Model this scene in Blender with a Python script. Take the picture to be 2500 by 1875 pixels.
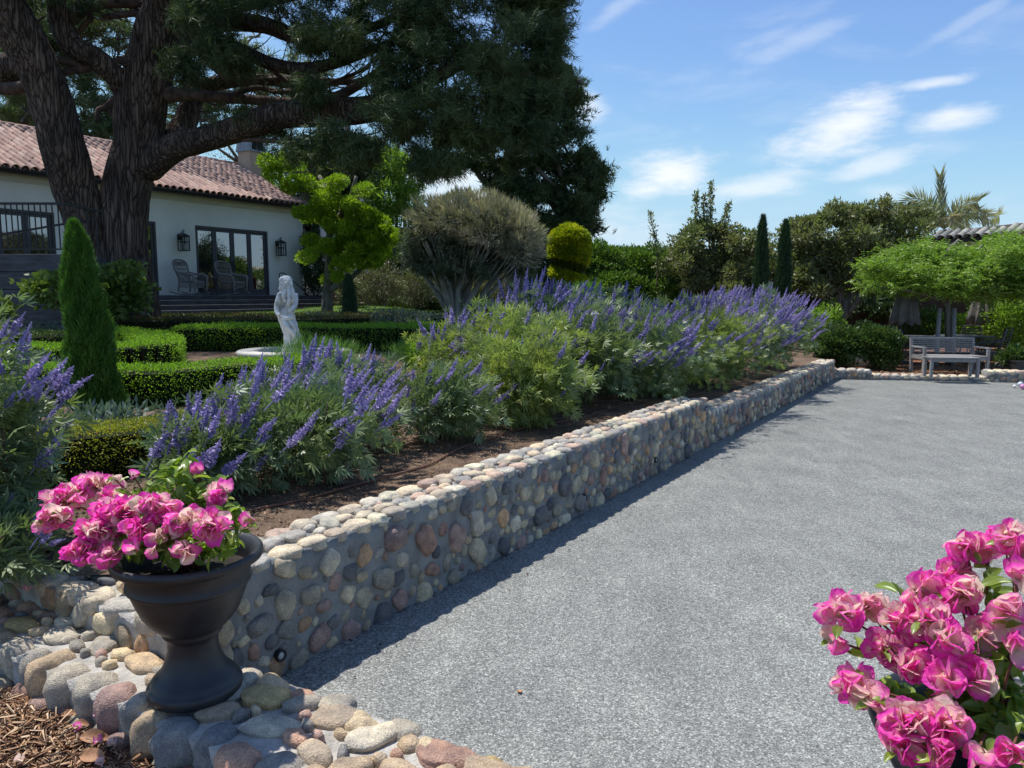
import bpy, math, random
import numpy as np
from mathutils import Vector, Matrix, Euler, noise as mnoise
R = math.radians
rng = np.random.default_rng(7)
rnd = random.Random(7)
for o in list(bpy.data.objects): bpy.data.objects.remove(o)
scene = bpy.context.scene
col = scene.collection

# ------------------------------------------------------------------ camera
F = 1825.0; EYE = 2.0; PITCH = math.atan(217/1825)
CP, SP = math.cos(PITCH), math.sin(PITCH)
cd = bpy.data.cameras.new('camera'); cam = bpy.data.objects.new('camera', cd); col.objects.link(cam)
cam.location = (0, 0, EYE); cam.rotation_euler = (math.pi/2 - PITCH, 0, 0)
cd.sensor_fit = 'HORIZONTAL'; cd.sensor_width = 36; cd.lens = 36*F/2500
cd.clip_start = 0.05; cd.clip_end = 2000
scene.camera = cam
# ------------------------------------------------------------------ light
SUN_EL = R(67); SUN_H = Vector((-0.80, 0.60))           # horizontal direction towards the sun
SD = Vector((SUN_H.x*math.cos(SUN_EL), SUN_H.y*math.cos(SUN_EL), math.sin(SUN_EL))).normalized()
sl = bpy.data.lights.new('sun', 'SUN'); sun = bpy.data.objects.new('sun', sl); col.objects.link(sun)
sl.energy = 4.1; sl.angle = R(0.8); sl.color = (1.0, 0.965, 0.90)
sun.rotation_euler = (-SD).to_track_quat('-Z', 'Y').to_euler()
scene.view_settings.view_transform = 'Standard'; scene.view_settings.look = 'None'
scene.view_settings.exposure = 0.44; scene.view_settings.gamma = 1
scene.view_settings.use_curve_mapping = False

def pxdir(u, v):
    a = (u-1250)/F; b = (937.5-v)/F
    return Vector((a, CP + b*SP, -SP + b*CP))
def unp(u, v, z):
    d = pxdir(u, v); t = (z-EYE)/d.z
    return Vector((d.x*t, d.y*t, z))
def P3(u, v, Y):
    d = pxdir(u, v); t = Y/d.y
    return Vector((d.x*t, Y, EYE + d.z*t))

world = bpy.data.worlds.new('World'); scene.world = world; world.use_nodes = True
nt = world.node_tree; N = nt.nodes; Lk = nt.links
for n in list(N): N.remove(n)
wout = N.new('ShaderNodeOutputWorld'); bg = N.new('ShaderNodeBackground'); bg.inputs[1].default_value = 0.128
sky = N.new('ShaderNodeTexSky'); sky.sky_type = 'NISHITA'; sky.sun_disc = False
sky.sun_elevation = SUN_EL; sky.sun_rotation = math.atan2(SUN_H.x, SUN_H.y)
sky.air_density = 1.0; sky.dust_density = 0.15; sky.ozone_density = 3.2; sky.altitude = 50
def M_(op, a, b=None, c=None, tree=None):
    n = (tree or nt).nodes.new('ShaderNodeMath'); n.operation = op
    for i, x in enumerate((a, b, c)):
        if x is None: continue
        if isinstance(x, (int, float)): n.inputs[i].default_value = x
        else: (tree or nt).links.new(x, n.inputs[i])
    return n.outputs[0]
tc = N.new('ShaderNodeTexCoord'); sx = N.new('ShaderNodeSeparateXYZ'); Lk.new(tc.outputs['Generated'], sx.inputs[0])
ay = M_('MAXIMUM', sx.outputs[1], 0.05)
cx = M_('DIVIDE', sx.outputs[0], ay); cz = M_('DIVIDE', sx.outputs[2], ay)
mp = N.new('ShaderNodeMapping'); mp.inputs['Scale'].default_value = (2.2, 2.2, 7); mp.inputs['Rotation'].default_value = (0, R(-14), 0)
Lk.new(tc.outputs['Generated'], mp.inputs[0])
ns = N.new('ShaderNodeTexNoise'); ns.inputs['Scale'].default_value = 3.2; ns.inputs['Detail'].default_value = 9; ns.inputs['Roughness'].default_value = 0.55; ns.inputs['Distortion'].default_value = 0.35
Lk.new(mp.outputs[0], ns.inputs[0])
ns2 = N.new('ShaderNodeTexNoise'); ns2.inputs['Scale'].default_value = 9; ns2.inputs['Detail'].default_value = 9; ns2.inputs['Roughness'].default_value = .62
Lk.new(mp.outputs[0], ns2.inputs[0])
tot = None
def cloud(u, v, a, b, rot, amt):
    global tot
    d = pxdir(u, v); X0, Z0 = d.x/d.y, d.z/d.y
    dx = M_('SUBTRACT', cx, X0); dz = M_('SUBTRACT', cz, Z0)
    c, s = math.cos(rot), math.sin(rot)
    p = M_('ADD', M_('MULTIPLY', dx, c), M_('MULTIPLY', dz, s)); q = M_('SUBTRACT', M_('MULTIPLY', dz, c), M_('MULTIPLY', dx, s))
    p = M_('DIVIDE', p, a/F); q = M_('DIVIDE', q, b/F)
    e = M_('ADD', M_('MULTIPLY', p, p), M_('MULTIPLY', q, q))
    e = M_('SUBTRACT', 1.15, M_('SQRT', e))
    e = M_('ADD', e, M_('MULTIPLY', M_('SUBTRACT', ns.outputs[0], 0.5), 2.2))
    e = M_('ADD', e, M_('MULTIPLY', M_('SUBTRACT', ns2.outputs[0], 0.5), 1.3))
    mr = N.new('ShaderNodeMapRange'); mr.interpolation_type = 'SMOOTHSTEP'
    Lk.new(e, mr.inputs[0]); mr.inputs[1].default_value = -0.1; mr.inputs[2].default_value = 1.15; mr.inputs[4].default_value = amt
    tot = mr.outputs[0] if tot is None else M_('MAXIMUM', tot, mr.outputs[0])
for a in [(1635, 430, 125, 52, R(12), .92), (1850, 455, 150, 34, R(10), .6), (2075, 305, 170, 62, R(24), .85), (2320, 285, 120, 36, R(6), .75),
          (2270, 205, 110, 16, R(10), .6), (2130, 405, 120, 26, R(16), .55), (2170, 470, 110, 24, 0, .3), (1090, 440, 190, 70, 0, .75),
          (1425, 255, 40, 60, R(60), .5), (1960, 95, 170, 26, R(25), .25), (1500, 25, 80, 22, R(35), .25), (1500, 560, 260, 60, 0, .35), (2380, 40, 160, 18, R(30), .2)]:
    cloud(*a)
gen = N.new('ShaderNodeMapRange'); gen.interpolation_type = 'SMOOTHSTEP'; Lk.new(ns.outputs[0], gen.inputs[0])
gen.inputs[1].default_value = .5; gen.inputs[2].default_value = .85; gen.inputs[4].default_value = .25
tot = M_('MAXIMUM', tot, gen.outputs[0])
mxs = N.new('ShaderNodeMix'); mxs.data_type = 'RGBA'; Lk.new(tot, mxs.inputs[0])
gm = N.new('ShaderNodeMix'); gm.data_type = 'RGBA'; gm.blend_type = 'MULTIPLY'; gm.inputs[0].default_value = 1
Lk.new(sky.outputs[0], gm.inputs[6]); gm.inputs[7].default_value = (.80, .88, 1.0, 1)
sp3 = N.new('ShaderNodeSeparateColor'); cb3 = N.new('ShaderNodeCombineColor'); Lk.new(gm.outputs[2], sp3.inputs[0])
for i_, k_ in enumerate((3.0, 4.3, 5.3)): Lk.new(M_('SMOOTH_MIN', sp3.outputs[i_], k_, 1.4), cb3.inputs[i_])
Lk.new(cb3.outputs[0], mxs.inputs[6]); mxs.inputs[7].default_value = (6.0, 6.15, 6.3, 1)
Lk.new(mxs.outputs[2], bg.inputs[0]); Lk.new(bg.outputs[0], wout.inputs[0])

# ------------------------------------------------------------------ materials
def newmat(name):
    m = bpy.data.materials.new(name); m.use_nodes = True
    t = m.node_tree; b = t.nodes['Principled BSDF']
    return m, t, b
def noise_n(t, scale, detail=4, vec=None, rough=.55, dist=0):
    n = t.nodes.new('ShaderNodeTexNoise'); n.inputs['Scale'].default_value = scale; n.inputs['Detail'].default_value = detail
    n.inputs['Roughness'].default_value = rough; n.inputs['Distortion'].default_value = dist
    if vec is not None: t.links.new(vec, n.inputs[0])
    return n.outputs[0]
def ramp(t, fac, stops, interp='LINEAR'):
    n = t.nodes.new('ShaderNodeValToRGB'); n.color_ramp.interpolation = interp
    cr = n.color_ramp
    while len(cr.elements) < len(stops): cr.elements.new(0.5)
    for e, (p, c) in zip(cr.elements, stops):
        e.position = p; e.color = (*c, 1) if len(c) == 3 else c
    t.links.new(fac, n.inputs[0]); return n.outputs[0]
def mixc(t, fac, a, b, mode='MIX'):
    n = t.nodes.new('ShaderNodeMix'); n.data_type = 'RGBA'; n.blend_type = mode
    for i, x in ((0, fac), (6, a), (7, b)):
        if isinstance(x, (int, float)): n.inputs[i].default_value = x
        elif isinstance(x, tuple): n.inputs[i].default_value = (*x, 1)
        else: t.links.new(x, n.inputs[i])
    return n.outputs[2]
def bump(t, b, h, strength, dist):
    n = t.nodes.new('ShaderNodeBump'); n.inputs['Strength'].default_value = strength; n.inputs['Distance'].default_value = dist
    t.links.new(h, n.inputs['Height']); t.links.new(n.outputs[0], b.inputs['Normal'])
def ocoord(t, scale=None):
    tcn = t.nodes.new('ShaderNodeTexCoord')
    if scale is None: return tcn.outputs['Object']
    mpn = t.nodes.new('ShaderNodeMapping'); mpn.inputs['Scale'].default_value = scale
    t.links.new(tcn.outputs['Object'], mpn.inputs[0]); return mpn.outputs[0]
def pm(name, c1, c2, scale=8, rough=.7, bs=.3, bd=.01, bscale=None, metal=0, stretch=None, spec=.4, lo=.35, hi=.65):
    m, t, b = newmat(name); v = ocoord(t, stretch)
    f = noise_n(t, scale, 6, v); c = ramp(t, f, [(lo, c1), (hi, c2)])
    t.links.new(c, b.inputs['Base Color']); b.inputs['Roughness'].default_value = rough; b.inputs['Metallic'].default_value = metal
    b.inputs['Specular IOR Level'].default_value = spec
    if bs: bump(t, b, noise_n(t, bscale or scale*4, 5, v), bs, bd)
    return m
def barkmat(name, c1, c2, crack, sc):
    m, t, b = newmat(name); v = ocoord(t, (1, 1, .09)); n0 = noise_n(t, 5.0, 5, v)
    a = t.nodes.new('ShaderNodeVectorMath'); a.operation = 'MULTIPLY_ADD'; t.links.new(n0, a.inputs[0]); a.inputs[1].default_value = (.25, .25, .25); t.links.new(v, a.inputs[2])
    vo = t.nodes.new('ShaderNodeTexVoronoi'); vo.feature = 'DISTANCE_TO_EDGE'; vo.inputs['Scale'].default_value = sc; vo.inputs['Randomness'].default_value = 1; t.links.new(a.outputs[0], vo.inputs['Vector'])
    e = ramp(t, vo.outputs['Distance'], [(0, (.15, .15, .15)), (.08, (.6, .6, .6)), (.35, (1, 1, 1))])
    f = noise_n(t, 9, 7, v, .65); c = ramp(t, f, [(.3, c1), (.7, c2)]); c = mixc(t, e, crack, c)
    pt = noise_n(t, 1.3, 3, ocoord(t)); c = mixc(t, 1, c, ramp(t, pt, [(.35, (.75, .74, .75)), (.65, (1.25, 1.18, 1.12))]), 'MULTIPLY')
    t.links.new(c, b.inputs['Base Color']); b.inputs['Roughness'].default_value = .95; b.inputs['Specular IOR Level'].default_value = .15
    bump(t, b, M_('ADD', e, M_('MULTIPLY', f, .5, tree=t), tree=t), 1.0, .09); return m
def leafmat(name, c1, c2, c3=None, trans=.35, rough=.5, cs=1.6, spec=.35, dry=None):
    m, t, b = newmat(name); c1, c2 = tuple(x*1.32 for x in c1), tuple(x*1.32 for x in c2); c3 = tuple(x*1.3 for x in c3) if c3 else None
    g = t.nodes.new('ShaderNodeNewGeometry')
    c = ramp(t, g.outputs['Random Per Island'], [(0, c1), (1, c2)] if dry is None else [(0, c1), (.9, c2), (.95, dry), (1, dry)])
    f = noise_n(t, cs, 3, g.outputs['Position']); 
    c = mixc(t, ramp(t, f, [(.38, (0, 0, 0)), (.62, (1, 1, 1))]), c, c3 if c3 is not None else tuple(x*.6 for x in c1))
    if c3 is not None: pass
    t.links.new(c, b.inputs['Base Color']); b.inputs['Roughness'].default_value = rough; b.inputs['Specular IOR Level'].default_value = spec
    tr = t.nodes.new('ShaderNodeBsdfTranslucent')
    c2n = mixc(t, 1.0, c, (1.3, 1.5, .7), 'MULTIPLY'); t.links.new(c2n, tr.inputs[0])
    mx = t.nodes.new('ShaderNodeMixShader'); mx.inputs[0].default_value = trans
    t.links.new(b.outputs[0], mx.inputs[1]); t.links.new(tr.outputs[0], mx.inputs[2])
    t.links.new(mx.outputs[0], t.nodes['Material Output'].inputs[0])
    return m
Mt = {}
def stone_material(name, stops, dusty=.0):
    m, t, b = newmat(name); oi = t.nodes.new('ShaderNodeObjectInfo'); g = t.nodes.new('ShaderNodeNewGeometry')
    r = M_('FRACT', M_('ADD', oi.outputs['Random'], M_('MULTIPLY', g.outputs['Random Per Island'], 7.31, tree=t), tree=t), tree=t)
    c = ramp(t, r, [(q_, tuple(min(.72, x_*1.5) for x_ in c_)) for q_, c_ in stops], 'CONSTANT')
    p = g.outputs['Position']
    f1 = noise_n(t, 14, 6, p, .6); c = mixc(t, 1.0, c, ramp(t, f1, [(.3, (.62, .62, .64)), (.7, (1.28, 1.24, 1.16))]), 'MULTIPLY')
    f2 = noise_n(t, 160, 3, p); c = mixc(t, .8, c, ramp(t, f2, [(.32, (.55, .55, .55)), (.5, (1, 1, 1)), (.7, (1.3, 1.3, 1.3))]), 'MULTIPLY')
    f3 = noise_n(t, 5, 4, p, .6); c = mixc(t, .9, c, ramp(t, f3, [(.35, (.75, .76, .8)), (.65, (1.2, 1.14, 1.04))]), 'MULTIPLY')
    r2 = M_('FRACT', M_('MULTIPLY', r, 17.3, tree=t), tree=t)
    c = mixc(t, 1.0, c, ramp(t, r2, [(0, (.75, .75, .78)), (1, (1.2, 1.17, 1.1))]), 'MULTIPLY')
    t.links.new(c, b.inputs['Base Color']); b.inputs['Roughness'].default_value = .78; b.inputs['Specular IOR Level'].default_value = .25
    bump(t, b, M_('ADD', noise_n(t, 40, 6, p, .65), M_('MULTIPLY', f2, .5, tree=t), tree=t), .8, .02)
    return m
Mt['stone'] = stone_material('river_stone', [(0, (.34, .29, .21)), (.13, (.17, .17, .17)), (.25, (.31, .20, .16)), (.36, (.46, .41, .30)), (.48, (.29, .27, .22)),
                                   (.6, (.29, .21, .19)), (.7, (.44, .41, .34)), (.82, (.12, .125, .135)), (.88, (.40, .27, .17)), (.94, (.40, .35, .25))])
Mt['stone_warm'] = stone_material('river_stone_warm', [(0, (.42, .33, .23)), (.16, (.33, .31, .27)), (.3, (.44, .28, .21)), (.42, (.48, .40, .28)), (.56, (.25, .24, .22)),
                                   (.66, (.36, .25, .22)), (.76, (.42, .39, .33)), (.86, (.2, .21, .22)), (.92, (.52, .36, .18)), (.96, (.4, .33, .25))])
Mt['stone_pale'] = stone_material('cap_stone', [(0, (.46, .41, .33)), (.2, (.40, .39, .36)), (.4, (.50, .41, .32)), (.55, (.36, .35, .33)), (.7, (.43, .33, .28)), (.85, (.52, .47, .38))])
Mt['mortar'] = pm('mortar', (.17, .172, .165), (.27, .27, .255), 7, .9, .8, .012, 60)
Mt['mortar_light'] = pm('mortar_light', (.34, .32, .285), (.54, .51, .455), 9, .9, 1.0, .02, 45)
# gravel court
def court_mat():
    m, t, b = newmat('grey_gravel'); g = t.nodes.new('ShaderNodeNewGeometry'); p = g.outputs['Position']
    v = t.nodes.new('ShaderNodeTexVoronoi'); v.inputs['Scale'].default_value = 150; v.inputs['Randomness'].default_value = 1; t.links.new(p, v.inputs['Vector'])
    s = t.nodes.new('ShaderNodeSeparateColor'); t.links.new(v.outputs['Color'], s.inputs[0])
    c = ramp(t, s.outputs[0], [(0, (.10, .102, .094)), (.3, (.175, .179, .165)), (.6, (.24, .244, .226)), (.85, (.32, .323, .30)), (1, (.52, .52, .485))])
    big = noise_n(t, 1.6, 8, p, .68); c = mixc(t, 1, c, ramp(t, big, [(.36, (.88, .885, .89)), (.5, (1.0, 1.0, 1.0)), (.64, (1.14, 1.14, 1.13))]), 'MULTIPLY')
    mpn = t.nodes.new('ShaderNodeMapping'); mpn.inputs['Rotation'].default_value = (0, 0, R(30)); mpn.inputs['Scale'].default_value = (5, 1.2, 1)
    t.links.new(p, mpn.inputs[0]); st = noise_n(t, 1.1, 6, mpn.outputs[0], .65)
    c = mixc(t, 1, c, ramp(t, st, [(.35, (.91, .91, .92)), (.65, (1.10, 1.10, 1.09))]), 'MULTIPLY')
    gr = noise_n(t, 30, 5, p, .7); c = mixc(t, .9, c, ramp(t, gr, [(.35, (.82, .82, .83)), (.65, (1.18, 1.18, 1.17))]), 'MULTIPLY')
    t.links.new(c, b.inputs['Base Color']); b.inputs['Roughness'].default_value = .85; b.inputs['Specular IOR Level'].default_value = .3
    bump(t, b, M_('ADD', s.outputs[1], noise_n(t, 60, 4, p), tree=t), .9, .008)
    return m
Mt['court'] = court_mat()
Mt['soil'] = pm('garden_soil', (.065, .042, .028), (.21, .14, .092), 3.5, .95, .9, .03, 38, lo=.3, hi=.7)
Mt['potting'] = pm('potting_soil', (.012, .009, .007), (.04, .03, .022), 20, .95, .9, .02, 50)
Mt['mulch'] = pm('mulch', (.07, .03, .018), (.30, .15, .08), 30, .95, .9, .03, 60)
Mt['redmulch'] = pm('red_mulch', (.12, .045, .022), (.36, .17, .09), 12, .95, .9, .03, 40)
Mt['ground'] = pm('far_ground', (.06, .07, .03), (.12, .10, .06), 1, .95, 0)
Mt['lawn'] = pm('lawn', (.035, .075, .018), (.10, .14, .035), 1.2, .9, .8, .03, 90)
Mt['urn'] = pm('black_resin', (.013, .014, .018), (.030, .031, .034), 9, .45, .35, .003, 90, spec=.5)
Mt['bark'] = pm('pine_bark', (.045, .034, .028), (.17, .13, .105), 5, .95, 1.0, .05, 9, stretch=(3.2, 3.2, .55), lo=.32, hi=.68)
Mt['bark'] = barkmat('pine_bark', (.09, .066, .054), (.27, .21, .17), (.03, .022, .018), 13)
Mt['bark_pale'] = pm('pale_bark', (.20, .19, .165), (.38, .36, .32), 6, .9, .7, .02, 16, stretch=(2, 2, .5))
Mt['bark_grey'] = pm('grey_bark', (.09, .08, .065), (.2, .18, .15), 6, .9, .7, .02, 16, stretch=(2, 2, .5))
Mt['branch'] = pm('branch_bark', (.05, .033, .026), (.13, .085, .065), 7, .95, .7, .02, 25)
Mt['twig'] = pm('twig', (.07, .05, .035), (.16, .12, .085), 20, .9, .3, .005)
Mt['redtwig'] = pm('bougainvillea_stem', (.10, .035, .025), (.2, .08, .045), 20, .8, .3, .005)
Mt['stucco'] = pm('cream_stucco', (.76, .735, .66), (.86, .84, .77), .8, .9, .5, .008, 45)
Mt['tan'] = pm('tan_stucco', (.52, .36, .24), (.58, .42, .29), 2, .9, .4, .006, 40)
Mt['cream_trim'] = pm('cornice', (.60, .57, .49), (.66, .63, .55), 3, .8, .1, .004)
Mt['frame'] = pm('bronze_frame', (.065, .062, .07), (.085, .08, .09), 4, .5, .05, .002)
Mt['iron'] = pm('black_iron', (.014, .014, .015), (.03, .028, .028), 9, .5, .1, .002)
Mt['deck'] = pm('charcoal_deck', (.030, .032, .040), (.075, .078, .09), 3, .55, .4, .006, 10, stretch=(1, 1, 6))
Mt['wicker'] = pm('grey_wicker', (.15, .135, .13), (.30, .27, .255), 55, .8, .8, .006, 120)
Mt['darkwicker'] = pm('dark_wicker', (.05, .04, .035), (.11, .09, .075), 50, .8, .6, .006, 120)
Mt['teak'] = pm('weathered_teak', (.19, .185, .18), (.33, .32, .31), 14, .85, .5, .004, 60, stretch=(1, 1, 8))
Mt['marble'] = pm('white_marble', (.30, .295, .27), (.74, .73, .68), 6, .8, .7, .02, 22, lo=.30, hi=.47)
Mt['basin'] = pm('cast_stone', (.42, .40, .35), (.62, .59, .52), 6, .85, .4, .01, 40)
Mt['umb'] = pm('charcoal_canvas', (.11, .10, .095), (.18, .165, .155), 6, .95, .3, .004, 80)
Mt['metal_chair'] = pm('bronze_chair', (.05, .05, .045), (.09, .09, .08), 10, .5, .1, .002)
Mt['hose'] = pm('brown_hose', (.12, .055, .035), (.19, .09, .055), 20, .6, .1, .002)
Mt['grey_metal'] = pm('zinc_hood', (.19, .20, .22), (.30, .31, .33), 4, .45, .1, .003, metal=.5)
Mt['rock'] = pm('beige_rock', (.33, .25, .18), (.50, .41, .31), 5, .9, .7, .02, 20)
Mt['redwall'] = pm('brick_red_wall', (.16, .065, .045), (.22, .10, .07), 3, .9, .3, .01)
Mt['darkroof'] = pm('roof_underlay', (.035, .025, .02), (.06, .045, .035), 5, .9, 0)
def tile_mat(name, stops):
    m, t, b = newmat(name); oi = t.nodes.new('ShaderNodeObjectInfo'); g = t.nodes.new('ShaderNodeNewGeometry')
    r = M_('FRACT', M_('ADD', oi.outputs['Random'], M_('MULTIPLY', g.outputs['Random Per Island'], 5.17, tree=t), tree=t), tree=t)
    c = ramp(t, r, stops); f = noise_n(t, 5, 5, g.outputs['Position'])
    c = mixc(t, 1, c, ramp(t, f, [(.3, (.7, .7, .7)), (.7, (1.25, 1.2, 1.15))]), 'MULTIPLY')
    t.links.new(c, b.inputs['Base Color']); b.inputs['Roughness'].default_value = .85
    bump(t, b, noise_n(t, 30, 4, g.outputs['Position']), .4, .01); return m
Mt['tile'] = tile_mat('terracotta_tile', [(0, (.20, .12, .10)), (.3, (.34, .205, .16)), (.6, (.42, .275, .215)), (.8, (.27, .17, .145)), (1, (.48, .35, .28))])
Mt['tile_grey'] = tile_mat('grey_tile', [(0, (.16, .16, .14)), (.5, (.26, .26, .235)), (1, (.36, .35, .31))])
m, t, b = newmat('window_glass'); b.inputs['Base Color'].default_value = (.01, .013, .015, 1); b.inputs['Roughness'].default_value = .02
b.inputs['Specular IOR Level'].default_value = 1.0; b.inputs['IOR'].default_value = 2.2; Mt['glass'] = m
m, t, b = newmat('lantern_glass'); b.inputs['Base Color'].default_value = (.42, .43, .42, 1); b.inputs['Roughness'].default_value = .2; Mt['lglass'] = m
m, t, b = newmat('pale_bocce'); b.inputs['Base Color'].default_value = (.62, .66, .75, 1); Mt['ball_blue'] = m
m, t, b = newmat('pink_bocce'); b.inputs['Base Color'].default_value = (.60, .25, .45, 1); Mt['ball_pink'] = m
m, t, b = newmat('white_jack'); b.inputs['Base Color'].default_value = (.75, .75, .72, 1); Mt['ball_white'] = m
# foliage
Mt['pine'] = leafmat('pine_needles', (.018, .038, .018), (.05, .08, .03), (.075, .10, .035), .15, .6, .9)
Mt['pine_lit'] = leafmat('pine_needles_sunlit', (.045, .075, .025), (.10, .135, .05), (.12, .13, .07), .35, .6)  # paler needle colour that carries a sunlit look
Mt['vitex'] = leafmat('vitex_leaf', (.07, .115, .06), (.17, .22, .125), (.14, .18, .065), .25, .45, 2.5, .5)
Mt['vitex_y'] = leafmat('vitex_leaf_yellow', (.13, .17, .04), (.32, .33, .10), (.14, .19, .07), .35, .45, 2.5, .5)
Mt['box'] = leafmat('boxwood_bright', (.11, .20, .018), (.23, .34, .03), (.15, .26, .025), .45, .5, 2)
Mt['box_dark'] = leafmat('boxwood_dark', (.03, .06, .014), (.065, .10, .025), (.06, .085, .02), .25, .5, 2)
Mt['box_gold'] = leafmat('boxwood_gold', (.18, .20, .02), (.40, .34, .05), (.15, .18, .025), .4, .5, 5, dry=(.3, .13, .04))
Mt['box_brown'] = leafmat('boxwood_browning', (.035, .055, .015), (.08, .09, .025), (.10, .07, .025), .25, .5, 3)
Mt['cyp'] = leafmat('cypress_bright', (.035, .095, .014), (.09, .185, .025), (.055, .13, .02), .25, .55, 4)
Mt['cyp_dark'] = leafmat('cypress_dark', (.018, .045, .02), (.045, .085, .035), (.03, .06, .03), .15, .6, 4)
Mt['gold'] = leafmat('golden_conifer', (.24, .27, .012), (.52, .47, .02), (.17, .22, .012), .3, .5, 3)
Mt['gold_shade'] = leafmat('golden_conifer_groove_shade', (.05, .07, .01), (.12, .13, .015), (.05, .07, .01), .2, .5, 3)  # darker copy of the gold foliage, groove shade put into its colour
Mt['cloud'] = leafmat('cloud_juniper', (.13, .21, .015), (.32, .42, .03), (.19, .27, .02), .35, .5, 2.5)
Mt['olive'] = leafmat('olive_leaf', (.10, .115, .06), (.20, .21, .12), (.12, .11, .06), .2, .5, 2)
Mt['greytree'] = leafmat('grey_green_leaf', (.06, .08, .055), (.13, .155, .105), (.08, .095, .065), .15, .5, 2)
Mt['tips'] = leafmat('dry_flower_tips', (.30, .26, .21), (.46, .40, .33), (.24, .23, .17), .25, .7, 2)
Mt['hedge'] = leafmat('hedge_leaf', (.045, .095, .018), (.11, .18, .035), (.10, .16, .03), .3, .45, 1.2)
Mt['oliveg'] = leafmat('olive_green_leaf', (.075, .10, .04), (.18, .20, .085), (.15, .15, .07), .3, .45, 1.2)
Mt['mid'] = leafmat('mid_green_leaf', (.04, .075, .02), (.09, .13, .035), (.05, .09, .02), .25, .45, 1.5)
Mt['bright'] = leafmat('bright_leaf', (.10, .165, .025), (.24, .33, .06), (.15, .23, .035), .4, .45, 1.5)
Mt['dark'] = leafmat('dark_leaf', (.02, .042, .014), (.05, .08, .025), (.035, .06, .02), .2, .45, 1.5)
Mt['feather'] = leafmat('feathery_leaf', (.06, .14, .035), (.14, .24, .06), (.10, .18, .04), .35, .5, 3)
Mt['bluegrey'] = leafmat('blue_grey_leaf', (.08, .12, .10), (.17, .22, .19), (.07, .10, .08), .2, .5, 3)
Mt['palm'] = leafmat('palm_leaf', (.09, .11, .05), (.22, .23, .13), (.30, .27, .17), .3, .5, 1)
Mt['broad'] = leafmat('broad_leaf', (.07, .11, .025), (.14, .19, .05), (.09, .13, .03), .3, .45, 2)
Mt['core'] = pm('dark_filler', (.008, .012, .006), (.02, .026, .012), 9, 1, 0, spec=.1)  # near-black filler; the shade inside hedges and hollows is its colour
Mt['bleaf'] = leafmat('bougainvillea_leaf', (.10, .16, .02), (.26, .32, .05), (.15, .22, .035), .4, .35, 9, .6)
def spike_mat():
    m, t, b = newmat('vitex_flower'); g = t.nodes.new('ShaderNodeNewGeometry'); oi = t.nodes.new('ShaderNodeObjectInfo')
    c = ramp(t, g.outputs['Random Per Island'], [(0, (.12, .09, .17)), (.2, (.27, .22, .45)), (.6, (.40, .34, .64)), (.85, (.55, .49, .78)), (1, (.68, .63, .86))])
    c = mixc(t, 1, c, ramp(t, oi.outputs['Random'], [(0, (.75, .75, .82)), (1, (1.15, 1.12, 1.08))]), 'MULTIPLY')
    t.links.new(c, b.inputs['Base Color']); b.inputs['Roughness'].default_value = .75; b.inputs['Specular IOR Level'].default_value = .15
    tr = t.nodes.new('ShaderNodeBsdfTranslucent'); t.links.new(c, tr.inputs[0]); mx = t.nodes.new('ShaderNodeMixShader'); mx.inputs[0].default_value = .25
    t.links.new(b.outputs[0], mx.inputs[1]); t.links.new(tr.outputs[0], mx.inputs[2]); t.links.new(mx.outputs[0], t.nodes['Material Output'].inputs[0]); return m
Mt['spike'] = spike_mat()
def bract_mat():
    m, t, b = newmat('bougainvillea_bract'); tcn = t.nodes.new('ShaderNodeTexCoord'); s = t.nodes.new('ShaderNodeSeparateXYZ')
    t.links.new(tcn.outputs['Object'], s.inputs[0]); oi = t.nodes.new('ShaderNodeObjectInfo')
    vv = t.nodes.new('ShaderNodeVectorMath'); vv.operation = 'LENGTH'; t.links.new(tcn.outputs['Object'], vv.inputs[0])
    sh = M_('MULTIPLY', M_('POWER', oi.outputs['Random'], 2.2, tree=t), .9, tree=t)
    n = noise_n(t, 2.2, 3, tcn.outputs['Object'])
    h = M_('ADD', M_('SUBTRACT', vv.outputs['Value'], sh, tree=t), M_('MULTIPLY', M_('SUBTRACT', n, .5, tree=t), .9, tree=t), tree=t)
    c = ramp(t, h, [(.08, (.95, .80, .66)), (.42, (.95, .50, .62)), (.70, (.95, .15, .60)), (1, (.95, .07, .58))])
    t.links.new(c, b.inputs['Base Color']); b.inputs['Roughness'].default_value = .55; b.inputs['Specular IOR Level'].default_value = .2
    bump(t, b, noise_n(t, 7, 3, tcn.outputs['Object']), .3, .08)
    tr = t.nodes.new('ShaderNodeBsdfTranslucent'); t.links.new(c, tr.inputs[0]); mx = t.nodes.new('ShaderNodeMixShader'); mx.inputs[0].default_value = .58
    t.links.new(b.outputs[0], mx.inputs[1]); t.links.new(tr.outputs[0], mx.inputs[2]); t.links.new(mx.outputs[0], t.nodes['Material Output'].inputs[0]); return m
Mt['bract'] = bract_mat()
m, t, b = newmat('tiny_white_flower'); b.inputs['Base Color'].default_value = (.8, .78, .6, 1); Mt['tiny'] = m
def chip_mat():
    m, t, b = newmat('wood_chip'); g = t.nodes.new('ShaderNodeNewGeometry')
    c = ramp(t, g.outputs['Random Per Island'], [(0, (.10, .045, .025)), (.3, (.26, .13, .065)), (.65, (.48, .29, .16)), (1, (.68, .50, .33))])
    t.links.new(c, b.inputs['Base Color']); b.inputs['Roughness'].default_value = .85; return m
Mt['chip'] = chip_mat()
Mt['dryleaf'] = pm('dry_leaf', (.28, .13, .06), (.42, .22, .11), 14, .6, .3, .004)
Mt['orangeleaf'] = pm('orange_leaf', (.45, .18, .06), (.6, .3, .12), 14, .6, .3, .004)
Mt['curtain'] = pm('pale_curtain', (.35, .37, .42), (.5, .52, .56), 3, .9, 0, stretch=(9, 9, .3))

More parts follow.
